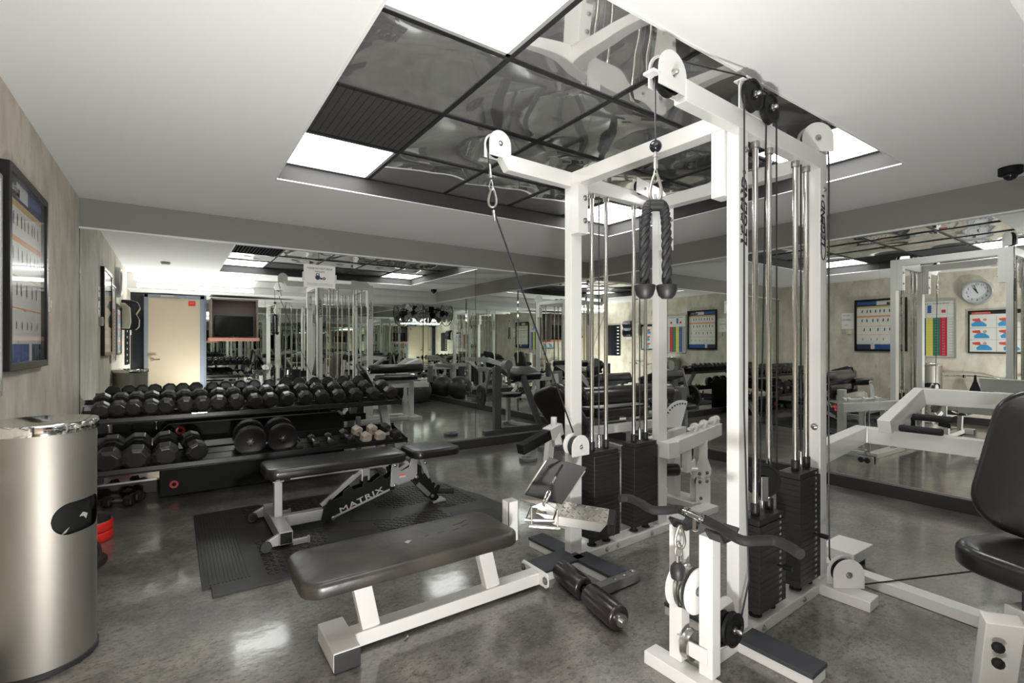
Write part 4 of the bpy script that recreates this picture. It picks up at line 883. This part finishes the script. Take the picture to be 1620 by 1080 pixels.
# towel dispenser, leaflets and sign further along the left wall (seen only in the mirrors)
t = thing('towel_dispenser', 'glossy black paper towel dispenser on the left wall, seen in the left mirror', 'dispenser', (XL, 1.40, 1.56))
mk('cover', MB().prism([(0, 0), (.16, .0), (.20, .05), (.205, .16), (.17, .24), (.215, .33), (.19, .41), (.10, .44), (0, .44)], (XL, 1.10, 1.48), (1, 0, 0), (0, 0, 1), (0, .30, 0)), 'glossb', t, .012, 3)
mk('paper_tongue', MB().box(XL + .10, XL + .102, 1.16, 1.34, 1.41, 1.49), 'paper', t)
t = thing('hand_sanitiser', 'ivory wall dispenser beside the black towel dispenser, seen in the left mirror', 'dispenser', (XL, 1.68, 1.5))
mk('housing', MB().prism([(0, 0), (.10, 0), (.12, .10), (.11, .30), (.05, .36), (0, .36)], (XL, 1.46, 1.50), (1, 0, 0), (0, 0, 1), (0, .13, 0)), 'ivory', t, .01, 3)
t = thing('leaflet_board', 'tall dark board with white cards on the left wall, seen in the left mirror', 'notice board', (XL, .75, .9))
mk('board', MB().box(XL + .002, XL + .03, .25, .85, .95, 1.82), 'glossb', t, .003)
for k in range(9): mk('card', MB().box(XL + .0305, XL + .032, .755, .825, 1.0 + k * .092, 1.03 + k * .092), 'paper', t)
# notice on the left mirror
def YP(px, py, y):
    u, v = (px - 810) / 778, (544.5 - py) / 778; t_ = y / (math.cos(.60214) - u * math.sin(.60214))
    return Vector(((math.sin(.60214) + u * math.cos(.60214)) * t_, y, 1.27 + v * t_))
a, b_ = YP(480.5, 417, 5.235), YP(530.5, 455, 5.235); zt_, zb_ = a.z, b_.z - .01
t = thing('mirror_sign', 'white PLEASE DO NOT DROP WEIGHTS sign taped to the left mirror', 'sign', ((a.x + b_.x) / 2, 5.235, zb_))
MU = Vector((1, 0, 0)); cxs = (a.x + b_.x) / 2; wd = b_.x - a.x
def st_(mb, s, dz, size, ext): return mb.use('letter').text(s, fmat((cxs, 5.2352, zt_ - dz), MU, (0, 0, 1)), size, .0004, ext)
m_ = MB().use('paper').box(a.x, b_.x, 5.236, 5.2385, zb_, zt_)
st_(m_, 'PLEASE DO NOT DROP', .038, .026, wd * .8); st_(m_, 'WEIGHTS', .07, .026, wd * .32)
st_(m_, 'Please be considerate of your neighbours and', .19, .010, wd * .8); st_(m_, 'place the weights gently back on the rack', .205, .010, wd * .8)
m_.use('p_navy').lathe([(0, 0), (.024, 0), (.024, .001), (0, .001)], (cxs - .02, 5.2355, zt_ - .128), (0, -1, 0), 20).use('letter').sweep([(cxs - .036, 5.235, zt_ - .11), (cxs - .034, 5.235, zt_ - .09), (cxs - .006, 5.235, zt_ - .09), (cxs - .004, 5.235, zt_ - .11)], .004, 6)
m_.lathe([(.006, 0), (.015, 0), (.015, .001), (.006, .001)], (cxs + .042, 5.2355, zt_ - .135), (0, -1, 0), 16).box(cxs + .004, cxs + .024, 5.2345, 5.2355, zt_ - .146, zt_ - .128)
mk('paper_sheet', m_, 'paper', t)
mk('tape', MB().box(a.x - .012, a.x + .006, 5.2348, 5.2356, zb_ + .06, zb_ + .15), 'p_white', t); mk('tape', MB().box(b_.x - .006, b_.x + .012, 5.2348, 5.2356, zb_ + .05, zb_ + .14), 'p_white', t)
# outlet in the right mirror
t = thing('power_outlet', 'mirror-backed double power outlet low on the right mirror', 'outlet', (4.9, 1.83, .27))
def XP(px, py, x):
    u, v = (px - 810) / 778, (544.5 - py) / 778; t_ = x / (math.sin(.60214) + u * math.cos(.60214))
    return Vector((x, (math.cos(.60214) - u * math.sin(.60214)) * t_, 1.27 + v * t_))
a, b_ = XP(1352, 718, 4.9), XP(1382.5, 739, 4.9)
mk('cover_plate', MB().box(4.899, 4.906, b_.y, a.y, b_.z + .012, a.z), 'chrome', t, .001)
for q in (.34, .66): mk('socket', MB().lathe([(0, .004), (.020, .004), (.024, .002), (.024, 0)], (4.899, b_.y + (a.y - b_.y) * q, (a.z + b_.z) / 2 + .005), (-1, 0, 0), 20), 'black', t)
# dome camera on the ceiling
t = thing('dome_camera', 'small black dome camera on the ceiling at the right edge of the view', 'camera', (4.62, .80, ZC))
c_ = Vector((4.60, .82, ZC))
mk('mount', MB().lathe([(0, 0), (.062, 0), (.062, .045), (.055, .05), (0, .05)], c_ - Vector((0, 0, .0)), (0, 0, -1), 30), 'blackm', t)
mk('dome', MB().sphere(c_ - Vector((0, 0, .05)), .038, 20), 'glossb', t)
t = thing('smoke_detector', 'small white smoke detector on the ceiling, seen in the left mirror', 'detector', (-.1, 1.9, ZC))
mk('housing', MB().lathe([(0, 0), (.06, 0), (.06, .02), (.045, .035), (0, .035)], (-.10, 1.85, ZC), (0, 0, -1), 24), 'p_gry', t)

# ------------------------------------------------------------------ leg extension station beside the back right post
le = thing('leg_extension_machine', 'white leg extension machine with dark pads behind the back weight stacks', 'gym machine', (3.0, 2.5, 0))
AD = Vector((.962, .272, 0)).normalized(); A1 = Vector((2.72, 2.125, .565)); AN = Vector((-AD.y, AD.x, 0))
mk('main_arm', MB().bar(A1, A1 + AD * 1.06, .075, .098), 'white', le, .004)
mk('arm_cap', MB().box(2.685, 2.80, 2.085, 2.165, .512, .618), 'white', le, .004)
mk('second_arm', MB().bar(A1 + AN * .16 + AD * .05 + Vector((0, 0, .02)), A1 + AN * .16 + AD * .72 + Vector((0, 0, .02)), .05, .06), 'white', le, .003)
sc_ = A1 + AD * .46 + AN * .08 + Vector((0, 0, .085))
m_ = MB(); pts_ = [(0, 0)] + [(.20 * math.cos(math.radians(a)), .20 * math.sin(math.radians(a))) for a in range(70, 186, 9)]
sv = Vector((.78, -.1, 0)).normalized()
sp = mk('sector_plate', m_.prism(pts_, sc_, sv, (0, 0, 1), Vector((.004, .007, 0))), 'white', le, .001)
for a in range(76, 180, 9):
    p_ = sc_ + sv * .175 * math.cos(math.radians(a)) + Vector((0, 0, .175 * math.sin(math.radians(a)))) - Vector((.0005, .0015, 0))
    mk('index_hole', MB().lathe([(0, 0), (.0065, 0), (.0065, .001), (0, .001)], p_, (-.5, -.86, 0), 10), 'ink', sp)
for q in (.52, .72, .95, 1.02):
    c_ = A1 + AD * q + Vector((0, 0, .085)); mk('bearing_block', MB().box(-.035, .035, -.022, .022, -.037, -.02, T(*c_) @ rot('Z', 15.8)).lathe([(.012, -.02), (.03, -.02), (.03, .02), (.012, .02)], c_, AD, 18), 'white', le, .002)
mk('pivot_shaft', MB().cyl(A1 + AD * .40 + Vector((0, 0, .085)), A1 + AD * 1.04 + Vector((0, 0, .085)), .012, n=12), 'white', le)
mk('hanging_bracket', MB().bar(A1 + AD * .36 + Vector((0, 0, -.05)), A1 + AD * .36 + Vector((0, 0, -.22)), .05, .05).bar(A1 + AD * .40 + Vector((0, -.03, -.14)), A1 + AD * .46 + Vector((0, -.03, -.27)), .012, .05, (1, 0, 0)), 'white', le, .003)
# hanging strap with twin pulleys, fixed block under it
S0 = A1 + AD * .67
def rounded(w_, h_, r): return [(-w_, 0)] + [(w_ * math.cos(PI - PI * k / 12), h_ + w_ * math.sin(PI - PI * k / 12)) for k in range(13)] + [(w_, 0)]
pr = [(-.035, .30), (-.035, .16), (-.065, .08)] + [(.065 * math.cos(PI + PI * k / 10), .05 + .05 * math.sin(PI + PI * k / 10)) for k in range(11)] + [(.065, .08), (.035, .16), (.035, .30)]
for k, off in enumerate((0, .045)):
    mk('pulley_strap', MB().prism(pr, (S0.x - .02, S0.y - .03 + off, .235), (.86, -.5, 0), (0, 0, 1), (.003, .005, 0)), 'chip', le, .001)
lo = [(-.058, 0), (-.058, .17), (-.05, .20), (-.03, .21), (-.01, .195), (0, .18), (.01, .195), (.03, .21), (.05, .20), (.058, .17), (.058, 0)]
for k, off in enumerate((0, .05)):
    mk('pulley_block_plate', MB().prism(lo, (S0.x - .02, S0.y - .03 + off, .05), (.86, -.5, 0), (0, 0, 1), (.003, .005, 0)), 'chip', le, .001)
for dx, z_ in ((-.03, .28), (.03, .285), (-.028, .215), (.028, .22), (-.02, .09)):
    p_ = Vector((S0.x - .02, S0.y - .031, 0)) + Vector((.86, -.5, 0)) * dx; mk('bolt', bolt(MB(), (p_.x, p_.y, z_), (-.5, -.86, 0), .009), 'dgrey', le)
for z_ in (.275, .21): mk('pulley_wheel', wheel(MB(), (S0.x - .008, S0.y - .002, z_), (.5, .86, 0), .045, .026), 'blackm', le)
mk('back_post', MB().bar((3.35, 2.55, 0.03), (3.35, 2.55, .74), .075, .075, (0, 1, 0)).box(3.25, 3.45, 2.30, 2.80, 0, .06), 'white', le, .004)
mk('side_post', MB().bar((2.55, 2.62, 0.03), (2.55, 2.62, .62), .06, .06, (0, 1, 0)).bar((2.30, 2.64, .03), (3.35, 2.62, .03), .06, .06), 'white', le, .004)
mk('link_beam', MB().bar((2.55, 2.62, .64), (3.35, 2.58, .64), .06, .06), 'white', le, .004)
mk('seat_pad', MB().cushion(T(2.95, 2.90, .70) @ rot('Z', 4), .62, .40, .075, .07, .025, .006), 'pad', le)
roll(Vector((2.55, 2.78, .87)), Vector((3.48, 2.70, .87)), .072, 'padb', le)
mk('roll_axle', MB().cyl((2.50, 2.785, .87), (3.64, 2.69, .87), .014, n=12), 'chrome', le)
mk('roll_arm', MB().box(3.60, 3.67, 2.66, 2.74, .62, .90), 'dgrey', le, .004)
mk('backrest', MB().cushion(T(2.51, 2.84, .575) @ rot('Z', 12) @ rot('Y', 62) @ rot('Z', -20) @ T(-.19, 0, 0), .46, .36, .08, .10, .03, .01), 'padb', le)
mk('back_support', MB().bar((2.15, 2.70, .36), (2.20, 2.72, .62), .05, .05, (0, 1, 0)).bar((2.13, 2.70, .36), (2.10, 2.48, .44), .05, .05), 'chip', le, .003)
a, b_ = W(823, 711, 2.95), W(868, 686, 3.12); dq = (b_ - a).normalized()
m_ = mk('adjust_tube', MB().bar(a, b_, .06, .06), 'black', le, .003)
mk('tube_sleeve', MB().bar(b_ - dq * .01, b_ + dq * .10, .075, .075), 'white', le, .003)
mk('sleeve_link', MB().bar(b_ + dq * .06, W(882, 705, 3.12), .05, .05).cyl(b_ + dq * .05 + Vector((0, 0, .03)), b_ + dq * .05 + Vector((0, 0, .09)), .02, n=12), 'white', le, .003)
for p0, p1 in ((Vector((2.86, 2.36, .36)), Vector((3.02, 2.26, .36))), (Vector((3.10, 2.52, .82)), Vector((2.92, 2.44, .82)))):
    roll(p0, p1, .045, 'pad', le)
mk('roller_axle', MB().cyl((2.84, 2.37, .36), (3.14, 2.185, .36), .014, n=12), 'white', le)
mk('grey_plate', MB().box(-.045, .045, -.008, .008, 0, .25, T(2.98, 2.38, .62) @ rot('Z', -30)), 'grey', le, .002)

# ------------------------------------------------------------------ seated press machine at the right
pm = thing('seated_press_machine', 'white press machine with black vinyl seat and back at the right edge', 'gym machine', (3.1, .7, 0))
mk('floor_tube', MB().bar((3.045, 1.34, .028), (2.99, .35, .028), .085, .054), 'white', pm, .004)
mk('cross_foot', MB().box(3.10, 3.36, 1.17, 1.35, .045, .105, None), 'white', pm, .005)
mk('foot_rubber', MB().cyl((3.30, 1.22, 0), (3.30, 1.22, .046), .03, n=16), 'rubber', pm)
mk('lower_frame', MB().rsweep([(2.86, 1.25, .68), (3.74, 1.37, .68), (3.80, .20, .68)], .075, .10), 'white', pm, .004)
mk('frame_upright', MB().bar((3.80, .30, 0.0), (3.80, .30, .70), .075, .075, (0, 1, 0)), 'white', pm, .004)
mk('press_arm', MB().rsweep([(3.58, 1.19, .765), (4.10, 1.16, .925), (4.22, .20, .925)], .07, .085), 'chip', pm, .004)
for x, z_, y0, y1 in ((3.65, .76, 1.135, .93), (3.86, .812, 1.13, .94)):
    mk('foam_handle', MB().lathe([(0, 0), (.018, 0), (.021, .008), (.021, abs(y1 - y0) - .008), (.018, abs(y1 - y0)), (0, abs(y1 - y0))], (x, y0, z_), (.05, -1, 0), 16), 'grip', pm)
mk('arm_pivot', MB().bar((4.2, .25, .93), (3.85, .25, .70), .06, .06), 'white', pm, .004)
mk('seat_post', MB().bar((2.40, .475, .02), (2.275, .425, .355), .10, .05, (1, .6, 0)), 'white', pm, .004)
SP = Vector((2.33, .44, 0))
for z_ in (.26, .20):
    c_ = W(1579, 1024 if z_ > .25 else 1049, 1.62); mk('post_bolt', bolt(MB(), c_, (-.86, -.45, .2), .012, .006), 'blackm', pm)
mk('seat_tube', MB().bar((2.40, .36, .30), (2.40, .36, .455), .07, .07, (0, 1, 0)), 'black', pm, .004)
mk('seat_bracket', MB().bar((2.36, .40, .345), (2.62, .28, .345), .09, .05).bar((2.60, .30, .34), (3.0, .40, .03), .06, .06), 'white', pm, .004)
sa = math.degrees(math.atan2(-.35, 1)); sm = T(2.53, .355, .448) @ rot('Z', -22)
mk('seat_pad', MB().cushion(sm, .46, .42, .085, .15, .03, .008), 'pad', pm)
bmx = T(2.66, .385, .55) @ rot('Z', 174) @ rot('Y', 90 - 10) @ rot('Z', -9) @ T(-.26, 0, 0)
mk('back_pad', MB().cushion(bmx, .56, .44, .075, .13, .03, .012), 'pad', pm)
mk('back_post', MB().bar((2.76, .30, .35), (2.86, .30, .95), .06, .05, (0, 1, 0)), 'white', pm, .004)

# ------------------------------------------------------------------ grey preacher curl machine in the far right corner
pr_ = thing('preacher_curl_machine', 'dark grey preacher curl machine with black arm pad in the far mirrored corner', 'gym machine', (4.1, 4.4, 0))
mk('main_post', MB().bar((3.80, 4.57, 0), (3.80, 4.57, .95), .11, .07, (0, 1, 0)), 'dgrey', pr_, .004)
mk('front_foot', MB().box(3.56, 3.84, 4.56, 4.64, 0, .06), 'dgrey', pr_, .004)
mk('base_tube', MB().bar((3.80, 4.55, .04), (4.56, 4.62, .04), .07, .07), 'dgrey', pr_, .004)
mk('slanted_leg', MB().bar((4.56, 4.60, .03), (4.30, 4.50, .80), .08, .06, (0, 1, 0)), 'dgrey', pr_, .004)
mk('seat_stem', MB().bar((4.40, 3.97, .02), (4.40, 3.97, .44), .06, .06, (0, 1, 0)).box(4.28, 4.52, 3.93, 4.01, 0, .05).bar((4.40, 3.97, .03), (4.5, 4.58, .03), .05, .05), 'silver', pr_, .004)
mk('seat_pad', MB().cushion(T(4.42, 3.98, .44), .36, .30, .06, .10, .02), 'pad', pr_)
mk('arm_pad', MB().cushion(T(4.40, 4.32, .78) @ rot('X', -18), .56, .36, .10, .05, .025), 'pad', pr_)
mk('lift_arm', MB().bar((4.05, 4.50, .95), (4.20, 4.30, .66), .05, .05).cyl((4.02, 4.45, .97), (4.02, 4.55, .97), .07, n=20).bar((3.72, 4.50, .92), (3.68, 4.40, .50), .05, .04), 'grey', pr_, .003)
mk('curl_handle', MB().sweep([(4.15, 4.28, .68), (4.5, 4.20, .70), (4.62, 4.15, .58), (4.50, 4.12, .46), (4.35, 4.12, .46)], .016, 10, 4), 'black', pr_)
iron_plate('weight_plate', 'black iron weight plate loaded on the arm of the grey machine in the corner', (3.66, 4.36, .52), .16, (1, .15, 0), .03, 'iron')
mk('weight_peg', MB().cyl((3.56, 4.345, .52), (3.76, 4.375, .52), .012, n=12), 'dgrey', pr_)

# ------------------------------------------------------------------ things only the mirrors show, at the south wall
t = thing('television_cabinet', 'open taupe wall cabinet with a salmon shelf edge beside the door', 'cabinet', (.95, YS, 1.35))
x0, x1, z0, z1, yb, yf = .56, 1.34, 1.37, 2.13, YS + .01, YS + .30
mk('cabinet_body', MB().box(x0, x0 + .02, yb, yf, z0, z1).box(x1 - .02, x1, yb, yf, z0, z1).box(x0, x1, yb, yb + .015, z0, z1).box(x0, x1, yb, yf, z1 - .02, z1), 'niche', t, .002)
mk('bottom_shelf', MB().box(x0 - .02, x1 + .02, yb, yf + .02, z0 - .035, z0 + .025), 'salmon', t, .003)
t = thing('television', 'black flat television standing in the taupe wall cabinet, seen in the left mirror', 'television', (.95, YS + .15, 1.4))
mk('screen', MB().box(.64, 1.26, YS + .13, YS + .15, 1.45, 1.80), 'tv', t, .004)
mk('bezel', MB().box(.625, 1.275, YS + .115, YS + .131, 1.435, 1.815), 'glossb', t, .004)
mk('stand', MB().box(.85, 1.05, YS + .08, YS + .22, 1.396, 1.41).box(.93, .97, YS + .12, YS + .14, 1.40, 1.45), 'glossb', t, .002)
t = thing('exit_sign', 'small red sign on the beige door, seen in the left mirror', 'sign', (-.25, YS, 1.95))
mk('sign_plate', MB().use('red').box(.22, .33, YS + .0125, YS + .016, 1.98, 2.07).use('letterw').text('PULL', fmat((.275, YS + .0165, 2.035), (-1, 0, 0), (0, 0, 1)), .035, .0003), 'red', t)
for (x, y, r_), lab in (((4.42, .47, .27), 'dark grey exercise ball, the larger-looking left one in the left mirror'), ((4.57, -.10, .26), 'dark grey exercise ball in the corner, the farther one in the left mirror')):
    t = thing('exercise_ball', lab, 'ball', (x, y, 0)); mk('ball_skin', MB().sphere((x, y, r_), r_, 40), 'ball', t)
    mk('valve', MB().cyl((x - r_ * .9, y + r_ * .4, r_), (x - r_ * .93, y + r_ * .41, r_), .012, n=12), 'blackm', t)
t = thing('wall_fan', 'black caged fan on the wall in the corner, seen in the left mirror', 'fan', (4.55, -.2, 2.0))
fc = Vector((4.50, -.05, 1.99)); fa = Vector((-.55, .83, -.05)).normalized(); fu = fa.orthogonal().normalized(); fv = fa.cross(fu)
for k in range(30):
    a = 2 * PI * k / 30; e_ = fu * math.cos(a) + fv * math.sin(a)
    mk('cage_wire', MB().sweep([fc + fa * .08 + e_ * .03, fc + fa * .075 + e_ * .16, fc + fa * .04 + e_ * .26, fc + e_ * .285, fc - fa * .05 + e_ * .25, fc - fa * .08 + e_ * .10], .0035, 4), 'black', t) if k % 2 == 0 else None
mk('cage_ring', MB().lathe([(.280, -.006), (.292, -.006), (.292, .006), (.280, .006), (.280, -.006)], fc, fa, 40), 'black', t)
mk('cage_ring', MB().lathe([(.158, .072), (.164, .072), (.164, .078), (.158, .078), (.158, .072)], fc, fa, 32), 'black', t)
for k in range(4):
    a = PI / 2 * k; e_ = fu * math.cos(a) + fv * math.sin(a); g_ = fa.cross(e_)
    mk('blade', MB().prism([(.04, -.03), (.22, -.07), (.25, .02), (.20, .06), (.04, .03)], fc, e_, (g_ + fa * .4), fa * .003), 'grey', t)
mk('motor', MB().lathe([(0, -.15), (.07, -.14), (.08, -.05), (.05, .02), (0, .05)], fc, fa, 24), 'blackm', t)
mk('wall_arm', MB().sweep([fc - fa * .12, fc - fa * .17 + Vector((0, 0, .08)), Vector((4.72, YS + .02, 2.12))], .02, 10).box(4.66, 4.78, YS, YS + .02, 2.04, 2.18), 'blackm', t)
# daylight-free room: nothing else
